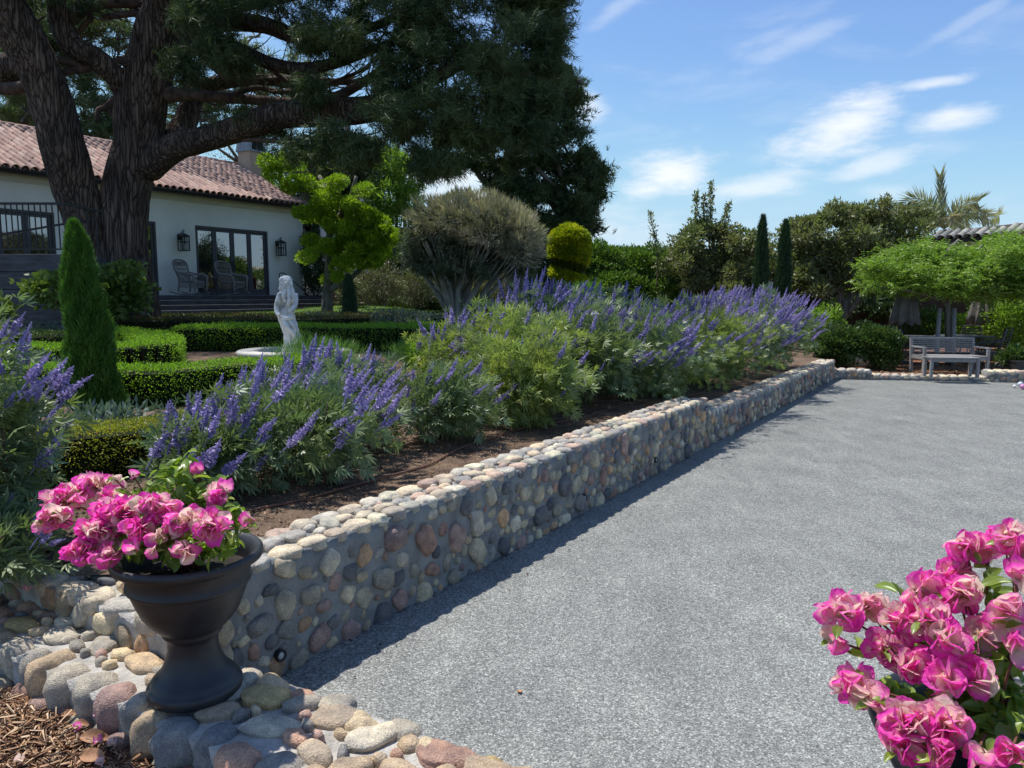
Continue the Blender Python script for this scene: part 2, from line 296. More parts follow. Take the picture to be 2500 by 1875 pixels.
# ------------------------------------------------------------------ mesh helpers
def fast(name, V, Fc, smooth=False):
    V = np.asarray(V, dtype=np.float32); Fc = np.asarray(Fc, dtype=np.int32)
    me = bpy.data.meshes.new(name); n, k = Fc.shape
    me.vertices.add(len(V)); me.vertices.foreach_set('co', V.ravel())
    me.loops.add(n*k); me.loops.foreach_set('vertex_index', Fc.ravel())
    me.polygons.add(n); me.polygons.foreach_set('loop_start', np.arange(0, n*k, k, dtype=np.int32))
    try: me.polygons.foreach_set('loop_total', np.full(n, k, dtype=np.int32))
    except Exception: pass
    if smooth: me.polygons.foreach_set('use_smooth', np.ones(n, dtype=bool))
    me.update(calc_edges=True); return me
def put(name, me, mat, parent=None, loc=None, rot=None, scale=None, kind=None):
    o = bpy.data.objects.new(name, me); col.objects.link(o)
    if mat is not None and me is not None and not me.materials: me.materials.append(Mt[mat] if isinstance(mat, str) else mat)
    if loc is not None: o.location = loc
    if rot is not None: o.rotation_euler = rot
    if scale is not None: o.scale = scale
    if parent is not None:
        o.parent = parent
        if parent.get('_w'): o.matrix_parent_inverse = Matrix.Translation(-Vector(parent.get('_w')))
        elif parent.parent is not None and parent.parent.get('_w'): pass
    if kind: o['kind'] = kind
    return o
def thing(name, label, cat, loc=(0, 0, 0), group=None, local=False):
    o = bpy.data.objects.new(name, None); col.objects.link(o); o.location = loc; o.empty_display_size = .1
    o['label'] = label; o['category'] = cat
    if group: o['group'] = group
    if not local and Vector(loc).length > 0: o['_w'] = list(loc)
    return o
def tag(o, label, cat, group=None):
    o['label'] = label; o['category'] = cat
    if group: o['group'] = group
    return o
def copy_tree(o, parent=None):
    c = o.copy(); col.objects.link(c)
    if parent is not None: c.parent = parent
    for ch in list(o.children): copy_tree(ch, c)
    return c
def catmull(P, sub=4):
    P = [Vector(p) for p in P]
    if len(P) < 3 or sub <= 1: return P
    Q = [P[0]*2-P[1]] + P + [P[-1]*2-P[-2]]; out = []
    for i in range(1, len(Q)-2):
        a, b, c, d = Q[i-1:i+3]
        for k in range(sub):
            t = k/sub
            out.append(.5*((2*b) + (c-a)*t + (2*a-5*b+4*c-d)*t*t + (3*b-a-3*c+d)*t**3))
    out.append(P[-1]); return out
class MB:
    def __init__(s): s.v = []; s.f = []
    def box(s, c, d, M=None):
        x, y, z = d[0]/2, d[1]/2, d[2]/2; n = len(s.v)
        for a in (-x, x):
            for b in (-y, y):
                for e in (-z, z):
                    p = Vector((a, b, e))
                    if M is not None: p = M @ p
                    s.v.append(p + Vector(c))
        s.f += [tuple(n+i for i in q) for q in ((0, 1, 3, 2), (4, 6, 7, 5), (0, 4, 5, 1), (2, 3, 7, 6), (0, 2, 6, 4), (1, 5, 7, 3))]
        return s
    def bar(s, a, b, w, h=None, up=(0, 0, 1)):
        a, b = Vector(a), Vector(b); d = b-a; L = d.length; d = d.normalized(); u = Vector(up)
        if abs(d.dot(u)) > .98: u = Vector((1, 0, 0))
        x = d.cross(u).normalized(); y = x.cross(d)
        M = Matrix((x, d, y)).transposed(); return s.box((a+b)/2, (w, L, h or w), M)
    def tube(s, P, r, seg=8, sub=4, cap=True, amp=0, fr=3, tw=0):
        n0 = len(P)
        Q = catmull(P, sub)
        if isinstance(r, (int, float)): r = [r]*n0
        rr = [float(np.interp(i/(len(Q)-1), np.linspace(0, 1, len(r)), r)) for i in range(len(Q))]
        base = len(s.v); up = Vector((0, 0, 1)); x = None
        for i, p in enumerate(Q):
            d = (Q[min(i+1, len(Q)-1)]-Q[max(i-1, 0)]).normalized()
            if x is None:
                u = up if abs(d.z) < .9 else Vector((0, 1, 0)); x = d.cross(u).normalized()
            else: x = (x - d*x.dot(d)).normalized()
            y = d.cross(x)
            for k in range(seg):
                a = 2*math.pi*k/seg; q = x*math.cos(a) + y*math.sin(a); rad = rr[i]
                if amp:
                    pp = p + q*rad
                    h = mnoise.noise(Vector((pp.x*fr*2.2, pp.y*fr*2.2, pp.z*fr*.5)))*.55 + (1-abs(mnoise.noise(Vector((pp.x*fr*4, pp.y*fr*4, pp.z*fr*.8+9)))*2))*.35 + mnoise.noise(pp*.9)*1.2
                    rad *= 1 + amp*h
                s.v.append(p + q*rad)
            if i:
                a0 = base + (i-1)*seg; b0 = base + i*seg
                for k in range(seg):
                    k2 = (k+1) % seg; s.f.append((a0+k, a0+k2, b0+k2, b0+k))
        if cap:
            s.f.append(tuple(base+k for k in reversed(range(seg)))); e = base+(len(Q)-1)*seg; s.f.append(tuple(e+k for k in range(seg)))
        return s
    def lathe(s, prof, seg=32, c=(0, 0, 0)):
        n = len(s.v); c = Vector(c)
        for r, z in prof:
            for k in range(seg):
                a = 2*math.pi*k/seg; s.v.append(c + Vector((r*math.cos(a), r*math.sin(a), z)))
        for i in range(len(prof)-1):
            for k in range(seg):
                k2 = (k+1) % seg; s.f.append((n+i*seg+k, n+i*seg+k2, n+(i+1)*seg+k2, n+(i+1)*seg+k))
        return s
    def quad(s, *p):
        n = len(s.v); s.v += [Vector(q) for q in p]; s.f.append(tuple(range(n, n+len(p)))); return s
    def mesh(s, name, smooth=False):
        me = bpy.data.meshes.new(name); me.from_pydata([tuple(v) for v in s.v], [], s.f)
        if smooth: me.polygons.foreach_set('use_smooth', [True]*len(me.polygons))
        me.update(); return me
    def build(s, name, mat, parent=None, smooth=False, bevel=0, kind=None, **k):
        o = put(name, s.mesh(name, smooth), mat, parent, kind=kind, **k)
        if bevel:
            b = o.modifiers.new('bevel', 'BEVEL'); b.width = bevel; b.segments = 2; b.limit_method = 'ANGLE'
        return o
def unit(a): return a/np.maximum(np.linalg.norm(a, axis=1, keepdims=True), 1e-9)
def rdir(n): return unit(rng.normal(size=(n, 3)))
def diamonds(P, D, L, W, curl=0.0, mid=.45):
    """leaf-shaped quads: base point, direction, length, width"""
    n = len(P); S = unit(np.cross(D, rdir(n))); L = np.broadcast_to(L, (n,))[:, None]; W = np.broadcast_to(W, (n,))[:, None]
    Nn = np.cross(D, S); Mid = P + D*L*mid + Nn*L*curl
    V = np.stack([P, Mid+S*W/2, P+D*L, Mid-S*W/2], 1).reshape(-1, 3)
    return V, np.arange(4*n).reshape(n, 4)
def blades(P, D, L, W):
    n = len(P); S = unit(np.cross(D, rdir(n))); L = np.broadcast_to(L, (n,))[:, None]; W = np.broadcast_to(W, (n,))[:, None]
    V = np.stack([P-S*W/2, P+S*W/2, P+D*L], 1).reshape(-1, 3)
    return V, np.arange(3*n).reshape(n, 3)
def tufts(C, D, k, L, W, spread=.6, droop=0.0):
    n = len(C); P = np.repeat(C, k, 0) + rng.normal(size=(n*k, 3))*L*.12; DD = np.repeat(D, k, 0) + rng.normal(size=(n*k, 3))*spread
    DD[:, 2] -= droop; return blades(P, unit(DD), L*rng.uniform(.6, 1.15, n*k), W)
def palmate(C, D, k, L, W):
    n = len(C); S = unit(np.cross(D, rdir(n))); Nn = np.cross(D, S); Vs = []; 
    for i in range(k):
        a = (i-(k-1)/2)*(2.3/(k-1)); l = L*(1-.14*abs(i-(k-1)/2))
        dd = unit(D*math.cos(a) + S*math.sin(a) + Nn*(.12-.1*abs(i-(k-1)/2))); dd[:, 2] -= .25; dd = unit(dd)
        ll = np.broadcast_to(l, (n,))[:, None]; s2 = np.cross(dd, Nn); s2 = unit(s2); ww = ll*W
        Vs.append(np.stack([C, C+dd*ll*.5+s2*ww/2, C+dd*ll, C+dd*ll*.5-s2*ww/2], 1))
    V = np.concatenate(Vs, 0).reshape(-1, 3); return V, np.arange(len(V)).reshape(-1, 4)
def merge(parts):
    Vs, Fs, o = [], [], 0
    for V, Fc in parts:
        Vs.append(V); Fs.append(Fc+o); o += len(V)
    return np.concatenate(Vs), np.concatenate(Fs)
def blobpts(c, r, n, shell=.55, lump=.22):
    """points in the outer part of a lumpy ellipsoid, and outward directions"""
    d = rdir(n); c = np.array(c, dtype=float); r = np.array(r, dtype=float)
    rad = shell + (1-shell)*rng.uniform(0, 1, n)**.6
    ph = rng.uniform(0, 6, 3); l = 1 + lump*(np.sin(d[:, 0]*5+ph[0])*np.sin(d[:, 1]*5+ph[1]) + .6*np.sin(d[:, 2]*9+ph[2]+d[:, 0]*4))
    return c + d*r*(rad*l)[:, None], unit(d/r*r.mean())

def split(blobs, k=6, f=.5, seed=4, sp=.85):
    """break a smooth clump into several smaller uneven ones"""
    r0 = random.Random(seed); out = []
    for c, r, n in blobs:
        for i in range(k):
            d = Vector((r0.gauss(0, 1), r0.gauss(0, 1), r0.gauss(0, 1))).normalized()*r0.uniform(.35, 1)*sp; s = f*r0.uniform(.6, 1.3)
            out.append((Vector((c[0]+d.x*r[0], c[1]+d.y*r[1], c[2]+d.z*r[2])), (r[0]*s, r[1]*s, max(r[2]*s, r[0]*s*.35)), int(n*.95/k*(s/f))))
    return out
# ------------------------------------------------------------------ site frame: wall line W (along) and GN (towards the garden)
C0 = Vector((-1.418, 3.448)); W = Vector((.536, .8442)).normalized(); GN = Vector((-W.y, W.x))
def WP(s, m, z=0): p = C0 + W*s + GN*m; return Vector((p.x, p.y, z))
def sm(a, b, x):
    t = np.clip((x-a)/(b-a), 0, 1); return t*t*(3-2*t)
def gz(x, y):
    x = np.asarray(x, float); y = np.asarray(y, float)
    s = (x-C0.x)*W.x + (y-C0.y)*W.y; m = (x-C0.x)*GN.x + (y-C0.y)*GN.y
    zw = .36 + .21*sm(-.35, .9, s) - .17*sm(6.9, 7.8, s)
    T = .62 + .042*np.clip(y-5.5, -2.5, 40)
    k = np.clip((m-.5)/(3.3+4.0*sm(7, 9.5, s)), 0, 1); k = k*k*(3-2*k)
    z = zw*(1-k) + T*k
    return z + .018*np.sin(x*3.1+y*1.7)*np.sin(y*2.3-x) 
def G(u, Y):
    z = 1.0
    for _ in range(6):
        dep = Y*CP + (EYE-z)*SP; x = (u-1250)/F*dep; z = float(gz(x, Y))
    return Vector((x, Y, z))
def X3(u, Y, z):
    return Vector(((u-1250)/F*(Y*CP + (EYE-z)*SP), Y, z))
def grid(x0, x1, y0, y1, st, fn, keep=None):
    xs = np.arange(x0, x1+st/2, st); ys = np.arange(y0, y1+st/2, st); Xg, Yg = np.meshgrid(xs, ys); Z = fn(Xg, Yg)
    V = np.stack([Xg, Yg, Z], -1).reshape(-1, 3); nx = len(xs); i = np.arange(len(ys)-1)[:, None]*nx + np.arange(nx-1)[None, :]
    i = i.ravel(); Fc = np.stack([i, i+1, i+nx+1, i+nx], 1)
    if keep is not None:
        cx_ = V[Fc].mean(1); Fc = Fc[keep(cx_[:, 0], cx_[:, 1])]
    return V, Fc
def sm_(x, y): return (x-C0.x)*W.x + (y-C0.y)*W.y, (x-C0.x)*GN.x + (y-C0.y)*GN.y
# low wall frame
L0 = Vector((-1.115, 3.32)); D2 = Vector((.862, -.506)).normalized(); N2 = Vector((-D2.y, D2.x))
def QP(a, b, z=0): p = L0 + D2*a + N2*b; return Vector((p.x, p.y, z))
def ab(x, y): return (x-L0.x)*D2.x + (y-L0.y)*D2.y, (x-L0.x)*N2.x + (y-L0.y)*N2.y

# ------------------------------------------------------------------ ground
mb = MB(); mb.quad((-500, -300, -.12), (500, -300, -.12), (500, 900, -.12), (-500, 900, -.12)); mb.build('ground', 'ground', kind='structure')
V, Fc = grid(-6, 26, .2, 20.5, .35, lambda x, y: 0*x + .008*np.sin(x*1.3)*np.sin(y*1.1))
me = fast('gravel_court', V, Fc, True); put('gravel_court', me, 'court', kind='structure')
def ksoil(x, y):
    s, m = sm_(x, y); a, b = ab(x, y); return (m > .17) & ((b > .02) | (s > .2))
V, Fc = grid(-26, 12, 1.2, 46, .16, gz, ksoil); put('garden_soil', fast('garden_soil', V, Fc, True), 'soil', kind='structure')
# path chips in the nearest corner
def kmul(x, y): a, b = ab(x, y); return b < -.3
V, Fc = grid(-6, 4.4, .1, 6.4, .08, lambda x, y: .045 + .02*np.sin(x*5+1)*np.sin(y*6) + 0*x, kmul)
put('mulch_path', fast('mulch_path', V, Fc, True), 'mulch', kind='structure')
# lawn in front of the house steps
def lawnz(x, y): return gz(x, y) + .035
def klawn(x, y):
    s, m = sm_(x, y)
    u = 1250 + F*x/y
    return (y > 17.5) & (y < 40) & (m > 4.2) & (x < 1.5) & (u > 330)
V, Fc = grid(-16, 2, 17, 34, .3, lawnz, klawn); put('lawn', fast('lawn', V, Fc, True), 'lawn', kind='structure')
P = V[Fc].mean(1); P = P[rng.integers(0, len(P), 60000)] + rng.uniform(-.15, .15, (60000, 3))*np.array([1, 1, 0]); P[:, 2] = lawnz(P[:, 0], P[:, 1])
D = unit(np.stack([rng.normal(size=60000)*.4, rng.normal(size=60000)*.4, np.ones(60000)], 1)); V, Fc = blades(P, D, rng.uniform(.03, .07, 60000), .012)
g = put('lawn_grass', fast('lawn_grass', V, Fc), 'box', kind='stuff'); tag(g, 'short green grass of the lawn below the house steps', 'grass')

# ------------------------------------------------------------------ river stones
def stone_mesh(i, sub):
    import bmesh
    bm = bmesh.new(); bmesh.ops.create_icosphere(bm, subdivisions=sub, radius=1); r0 = random.Random(i*13+1)
    off = Vector((r0.uniform(0, 50), r0.uniform(0, 50), r0.uniform(0, 50))); ex = r0.uniform(2.2, 3.4)
    for v in bm.verts:
        p = v.co.normalized(); k = (abs(p.x)**ex + abs(p.y)**ex + abs(p.z)**ex)**(-1/ex)
        q = p*k*.93; q *= 1 + .24*mnoise.noise(p*1.4+off) + .05*mnoise.noise(p*3.1+off) + (.015*mnoise.noise(p*8+off) if sub > 2 else 0)
        for ax in (2,):
            if abs(q[ax]) > .66: q[ax] = math.copysign(.66 + (abs(q[ax])-.66)*.5, q[ax])
        q.z *= 1.15; v.co = q
    me = bpy.data.meshes.new('stone'); bm.to_mesh(me); bm.free(); me.polygons.foreach_set('use_smooth', [True]*len(me.polygons)); return me
SM3 = {}
def stone_variants(key, sub, n, mat):
    if key not in SM3:
        L = [stone_mesh(i, sub) for i in range(n)]
        for q in L: q.materials.append(Mt[mat])
        SM3[key] = L
    return SM3[key]
def pack(w, h, radii, tries, gap=1.0, fixed=()):
    P = np.zeros((0, 3))
    if len(fixed): P = np.array(fixed, float)
    for r, n in zip(radii, tries):
        xs = rng.uniform(0, w, n); ys = rng.uniform(0, h, n); rs = r*rng.uniform(.85, 1.15, n)
        new = []
        for x, y, q in zip(xs, ys, rs):
            if len(P) and np.any((P[:, 0]-x)**2 + (P[:, 1]-y)**2 < ((P[:, 2]+q)*gap)**2): continue
            P = np.vstack([P, [x, y, q]])
    return P[len(fixed):]
def place_stones(parent, items, limit, mat_sets, sub_near=3):
    """items: (centre, x-axis, y-axis, normal, a, b, c, matkey); nearest ones become single parts"""
    items = sorted(items, key=lambda t: (t[0]-Vector((0, 0, 2))).length/(t[4]+t[5]))
    rest = {}
    for i, (c, X, Y, Nn, a, b, cc, mk) in enumerate(items):
        M = Matrix((X*a, Y*b, Nn*cc)).transposed().to_4x4(); M.translation = c
        if i < limit:
            L = stone_variants(mk+'3', 3, 12, mk) if i < 110 else stone_variants(mk+'2', 2, 12, mk)
            o = bpy.data.objects.new('stone', L[rnd.randrange(12)]); col.objects.link(o); o.parent = parent
            if parent.get('_w'): o.matrix_parent_inverse = Matrix.Translation(-Vector(parent['_w']))
            o.matrix_basis = M
        else:
            L = stone_variants(mk+'1', 2, 12, mk); q = L[rnd.randrange(12)]
            co = np.empty(len(q.vertices)*3); q.vertices.foreach_get('co', co); co = co.reshape(-1, 3)
            f = np.empty(len(q.polygons)*3, dtype=np.int32); q.loops.foreach_get('vertex_index', f)
            A = np.array(M.to_3x3()); rest.setdefault(mk, []).append((co @ A.T + np.array(c), f.reshape(-1, 3)))
    for mk, parts in rest.items():
        V, Fc = merge(parts); put('small_stones', fast('small_stones', V, Fc, True), mk, parent, kind='stuff')
def rot2(X, Y, a): return X*math.cos(a)+Y*math.sin(a), Y*math.cos(a)-X*math.sin(a)
W3 = Vector((W.x, W.y, 0)); G3 = Vector((GN.x, GN.y, 0)); Z3 = Vector((0, 0, 1)); D3 = Vector((D2.x, D2.y, 0)); N3 = Vector((N2.x, N2.y, 0))

def face_items(org, X, Nn, w, h, radii, tries, mk='stone', vert=.5, asp=(1.05, 1.6), gap=1.02, fixed=(), dep=.55):
    out = []
    for x, y, r in pack(w, h, radii, tries, gap, fixed):
        if y-r*.6 < -.03 or y+r*.8 > h+.0: 
            if y+r*.62 > h: continue
        k = math.sqrt(rnd.uniform(*asp)); ang = rnd.gauss(math.pi/2 if rnd.random() < vert else 0, .45)
        A, B = rot2(X, Z3, ang); c = org + X*x + Z3*y - Nn*(r*dep*.28)
        out.append((c, A, B, Nn, r*k*1.07, r/k*1.07, r*dep*rnd.uniform(.9, 1.3), mk))
    return out
def top_items(org, X, Y, w, d, radii, tries, z, mk, gap=.99, thick=.04, asp=(1.05, 1.7), embed=.6):
    out = []
    for x, y, r in pack(w, d, radii, tries, gap):
        k = math.sqrt(rnd.uniform(*asp)); A, B = rot2(X, Y, rnd.gauss(.2, .5)); c = org + X*x + Y*y; c.z = z - thick*embed
        out.append((c, A, B, Z3, r*k, r/k, thick*rnd.uniform(.9, 1.25), mk))
    return out

def core_box(mbx, p, X, Y, w, d, z0, z1): 
    c = p + X*w/2 + Y*d/2; M = Matrix((X, Y, Z3)).transposed(); mbx.box((c.x, c.y, (z0+z1)/2), (w, d, z1-z0), M)
def rough_core(name, p, X, Y, w, d, z0, z1, mat, parent, st=.05, amp=.012):
    """gridded mortar block with an uneven surface"""
    b = MB(); import bmesh
    core_box(b, p, X, Y, w, d, z0, z1); me = b.mesh(name); bm = bmesh.new(); bm.from_mesh(me)
    for axis, n in ((X, int(w/st)), (Y, int(d/st)), (Z3, int((z1-z0)/st))):
        lo = min(v.co.dot(axis) for v in bm.verts); hi = max(v.co.dot(axis) for v in bm.verts); n = min(n, 260)
        for i in range(1, n):
            pt = axis*(lo+(hi-lo)*i/n); g_ = bm.verts[:]+bm.edges[:]+bm.faces[:]
            bmesh.ops.bisect_plane(bm, geom=g_, plane_co=pt, plane_no=axis)
    for v in bm.verts:
        q = v.co; v.co = q + Vector((mnoise.noise(q*9), mnoise.noise(q*9+Vector((7, 3, 1))), mnoise.noise(q*9+Vector((1, 8, 4)))))*amp
    bm.to_mesh(me); bm.free(); me.polygons.foreach_set('use_smooth', [True]*len(me.polygons))
    return put(name, me, mat, parent)

LEN1, LEN2, H1, H2, TH = 7.32, 17.05, .66, .45, .36
# near, taller section
w1 = thing('cobblestone_wall', 'taller near section of the long river stone retaining wall beside the gravel court', 'stone wall', WP(0, 0, 0))
rough_core('mortar', WP(-.02, 0, -.1), W3, G3, LEN1, TH, -.1, H1-.03, 'mortar', w1, st=.07)
it = face_items(WP(0, 0, 0), W3, -G3, LEN1, H1-.05, [.085, .062, .050, .040, .031, .022], [40, 300, 1200, 2600, 2200, 1200], dep=.62, gap=1.08)
n = 0; x = .02
while x < LEN1:      # row of cap stones along the court edge, hanging a little over the face
    a = rnd.uniform(.065, .10); it.append((WP(x+a, .055, H1-.035), W3, G3, Z3, a*1.04, .075, .042*rnd.uniform(.9, 1.1), 'stone_pale')); x += a*2+.012
x = .0
while x < LEN1:
    a = rnd.uniform(.07, .11); it.append((WP(x+a, TH-.06, H1-.03), W3, G3, Z3, a*1.02, .07, .045*rnd.uniform(.9, 1.2), 'stone_pale')); x += a*2+.012
it += [q for q in top_items(WP(0, .13, 0), W3, G3, LEN1, TH-.26, [.07, .05, .035], [300, 900, 1500], H1-.005, 'stone_pale', thick=.035)]
it += face_items(WP(0, 0, 0)+G3*.0, G3, -W3, TH, H1-.05, [.06, .04], [60, 200])
place_stones(w1, it, 299, None)
w2 = thing('cobblestone_wall', 'lower far section of the long river stone wall, running to the corner of the patio', 'stone wall', WP(LEN1, 0, 0))
rough_core('mortar', WP(LEN1, 0, -.1), W3, G3, LEN2-LEN1, TH, -.1, H2-.02, 'mortar', w2, st=.12)
it = face_items(WP(LEN1, 0, 0), W3, -G3, LEN2-LEN1, H2-.05, [.08, .058, .045, .033], [60, 600, 2200, 4500], dep=.65, gap=1.04)
for mm in (.06, TH-.07):
    x = LEN1
    while x < LEN2:
        a = rnd.uniform(.07, .11); it.append((WP(x+a, mm, H2-.03), W3, G3, Z3, a*1.02, .075, .05*rnd.uniform(.9, 1.2), 'stone_pale')); x += a*2+.012
it += top_items(WP(LEN1, .13, 0), W3, G3, LEN2-LEN1, TH-.26, [.065, .045], [400, 1200], H2, 'stone_pale', thick=.035)
it += face_items(WP(LEN1, 0, H2), G3, -W3, TH, H1-H2-.02, [.05], [60])
it += face_items(WP(LEN2, 0, 0), G3, W3, TH, H2-.05, [.06, .04], [60, 200])
place_stones(w2, it, 290, None)
# step return between the two sections sits on the end of the taller one
# low wall across the front, and the soil-holding return behind it
LOWH = .235
lw = thing('low_stone_wall', 'wide low river stone wall in the foreground carrying the two black urns', 'stone wall', QP(0, -.26, 0))
rough_core('mortar', QP(-3.4, -.50, -.1), D3, N3, 7.4, .50, -.1, LOWH-.025, 'mortar_light', lw, st=.05, amp=.016)
it = []
x = -3.4
while x < 3.9:       # boulders along the mulch side
    a = rnd.uniform(.07, .115); b = rnd.uniform(.085, .12); c = rnd.uniform(.095, .12)
    A, B = rot2(D3, N3, rnd.gauss(0, .15)); it.append((QP(x+a, -.46+rnd.uniform(-.03, .03), LOWH-c*.86), A, B, Z3, a, b, c, 'stone_warm')); x += a*1.93
x = -3.4
while x < 3.9:       # lower course partly hidden by the mulch
    a = rnd.uniform(.05, .09); it.append((QP(x+a, -.53+rnd.uniform(-.02, .02), .04), D3, N3, Z3, a, .06, .06, 'stone')); x += a*2.4
x = -.3
while x < 3.9:       # stones along the court side
    a = rnd.uniform(.055, .10); it.append((QP(x+a, -.045+rnd.uniform(-.035, .03), LOWH-.05), *rot2(D3, N3, rnd.gauss(0, .3)), Z3, a, rnd.uniform(.05, .08), .065, 'stone_warm')); x += a*2.02
x = -.3
while x < 3.9:
    a = rnd.uniform(.05, .08); it.append((QP(x+a, .0+rnd.uniform(-.01, .01), .06), D3, N3, Z3, a, .05, .055, 'stone')); x += a*2.3
it += top_items(QP(-3.4, -.33, 0), D3, N3, 3.2, .17, [.085, .065, .045, .03], [120, 500, 1200, 2500], LOWH+.003, 'stone_warm', thick=.035, asp=(1.05, 1.9))
it += top_items(QP(-.25, -.34, 0), D3, N3, 4.1, .25, [.10, .075, .052, .03], [160, 900, 2500, 3500], LOWH+.004, 'stone_warm', thick=.035, asp=(1.05, 1.9))
place_stones(lw, it, 299, None)
rw = thing('return_stone_wall', 'short stone step behind the left urn holding back the garden soil', 'stone wall', QP(-1.2, 0, 0))
RH = .40
rough_core('mortar', QP(-3.4, -.15, -.1), D3, N3, 2.86, .31, -.1, RH-.025, 'mortar_light', rw, st=.05, amp=.016)
it = face_items(QP(-3.4, -.15, LOWH), D3, -N3, 3.1, RH-LOWH-.02, [.07, .05], [80, 300], mk='stone')
for bb, mk in ((-.09, 'stone_pale'), (.10, 'stone')):
    x = -3.4
    while x < -.72:
        a = rnd.uniform(.08, .13); it.append((QP(x+a, bb, RH-.04), *rot2(D3, N3, rnd.gauss(0, .2)), Z3, a, .085, .06, mk)); x += a*2+.01
it += face_items(QP(-.54, -.15, 0), N3, D3, .3, RH-.03, [.06, .045], [60, 300])
place_stones(rw, it, 250, None)
# far kerb: pier, low kerb, pier
K0 = Vector((7.72, 17.87, 0)); K1 = unp(2520, 934.5, 0); KD = (K1-K0).normalized(); KN = Vector((-KD.y, KD.x, 0))
def kx(u):  # distance along the kerb line at a pixel column
    r = (u-1250)/F; best = min((abs((K0+KD*t).x/(((K0+KD*t).y)*CP+EYE*SP) - r), t) for t in np.linspace(-1, 14, 3000)); return best[1]
ka, kb = kx(2127), kx(2409)
for nm, a0, a1, hh, dd, lab in (('stone_pier', -.1, ka, .24, .4, 'low squared stone pier where the long wall meets the patio kerb'),
                                ('stone_kerb', ka, kb, .13, .42, 'low kerb of rounded river stones in front of the slatted bench'),
                                ('stone_pier', kb, kb+6, .27, .42, 'low stone pier at the right edge, past the patio kerb')):
    t_ = thing(nm, lab, 'stone kerb', K0+KD*(a0+a1)/2)
    rough_core('mortar', K0+KD*a0-KN*.02+Vector((0, 0, 0)), KD, KN, a1-a0-.004, dd, -.1, hh-.03, 'mortar', t_, st=.1)
    it = []
    x = a0+.02
    while x < a1-.05:
        a = min(rnd.uniform(.07, .12), (a1-x)/2); it.append((K0+KD*(x+a)+KN*.05+Z3*(hh-.05), KD, KN, Z3, a, .1, .062, 'stone_pale')); x += a*2+.01
    x = a0+.02
    while x < a1-.05:
        a = min(rnd.uniform(.07, .12), (a1-x)/2); it.append((K0+KD*(x+a)+KN*(dd-.12)+Z3*(hh-.05), KD, KN, Z3, a, .1, .06, 'stone_pale')); x += a*2+.01
    if hh > .2: it += face_items(K0+KD*a0-KN*.02, KD, -KN, a1-a0, hh-.07, [.06, .042], [200, 500])
    place_stones(t_, it, 120, None)
# patio bed behind the kerb
def bedz(x, y): return .11 + .012*np.sin(x*2.2)*np.sin(y*1.9) + 0*x
def kbed(x, y):
    d = (x-K0.x)*KN.x + (y-K0.y)*KN.y; s, m = sm_(x, y); return (d > .2) & (m < .3)
V, Fc = grid(6.5, 30, 12.5, 40, .25, bedz, kbed); put('patio_ground', fast('patio_ground', V, Fc, True), 'redmulch', kind='structure')
# wood chips
def chips(name, pts, L, mat='chip', lab='', w=.18):
    n = len(pts); D = unit(np.stack([rng.normal(size=n), rng.normal(size=n), rng.normal(size=n)*.25], 1)); S = unit(np.cross(D, np.array([0, 0, 1.]) + rng.normal(size=(n, 3))*.3)); U = np.cross(S, D)
    l = (L*rng.uniform(.4, 1.3, n))[:, None]; ww = l*rng.uniform(w*.5, w*1.4, n)[:, None]; h = ww*.4
    V = np.stack([pts-D*l/2-S*ww/2, pts-D*l/2+S*ww/2, pts+D*l/2+S*ww*.3, pts+D*l/2-S*ww*.3, pts-D*l/2+U*h, pts+D*l/2+U*h], 1).reshape(-1, 3)
    b_ = np.arange(n)[:, None]*6; Fc = np.concatenate([b_+np.array([0, 1, 5]), b_+np.array([0, 5, 4]), b_+np.array([1, 2, 5]), b_+np.array([2, 3, 5]), b_+np.array([3, 0, 4]), b_+np.array([3, 4, 5])])
    # split the two long sides cleanly
    o = put(name, fast(name, V, Fc), mat, kind='stuff'); tag(o, lab, 'wood chips'); return o
n = 26000; a_ = rng.uniform(-2.6, 1.6, n); b_ = -.585 - rng.uniform(0, 1, n)**1.0*1.45; pts = np.array([QP(a, b) for a, b in zip(a_, b_)]); pts[:, 2] = .055 + .03*rng.uniform(0, 1, n) + .05*np.exp(-(-.5-b_)*8)*rng.uniform(0, 1, n)
chips('wood_chips', pts, .065, lab='loose tan and rust wood chips in the corner below the left urn')
n = 9000; kk = rng.uniform(0, 7.5, n); dd = .35+rng.uniform(0, 1, n)**1.7*3.5; pts = np.array([K0+KD*a+KN*b for a, b in zip(kk, dd)]); pts[:, 2] = .12
chips('orange_chips', pts, .07, lab='orange brown bark chips around the patio bench')
n = 15000; s_ = rng.uniform(-1, 8.5, n); m_ = .4+rng.uniform(0, 1, n)**1.3*1.8; pts = np.array([WP(s, m) for s, m in zip(s_, m_)]); pts[:, 2] = gz(pts[:, 0], pts[:, 1])+.004
a, b = ab(pts[:, 0], pts[:, 1]); pts = pts[b > .22]
chips('bed_chips', pts, .028, lab='small bark chips and litter scattered over the bed behind the stone wall')
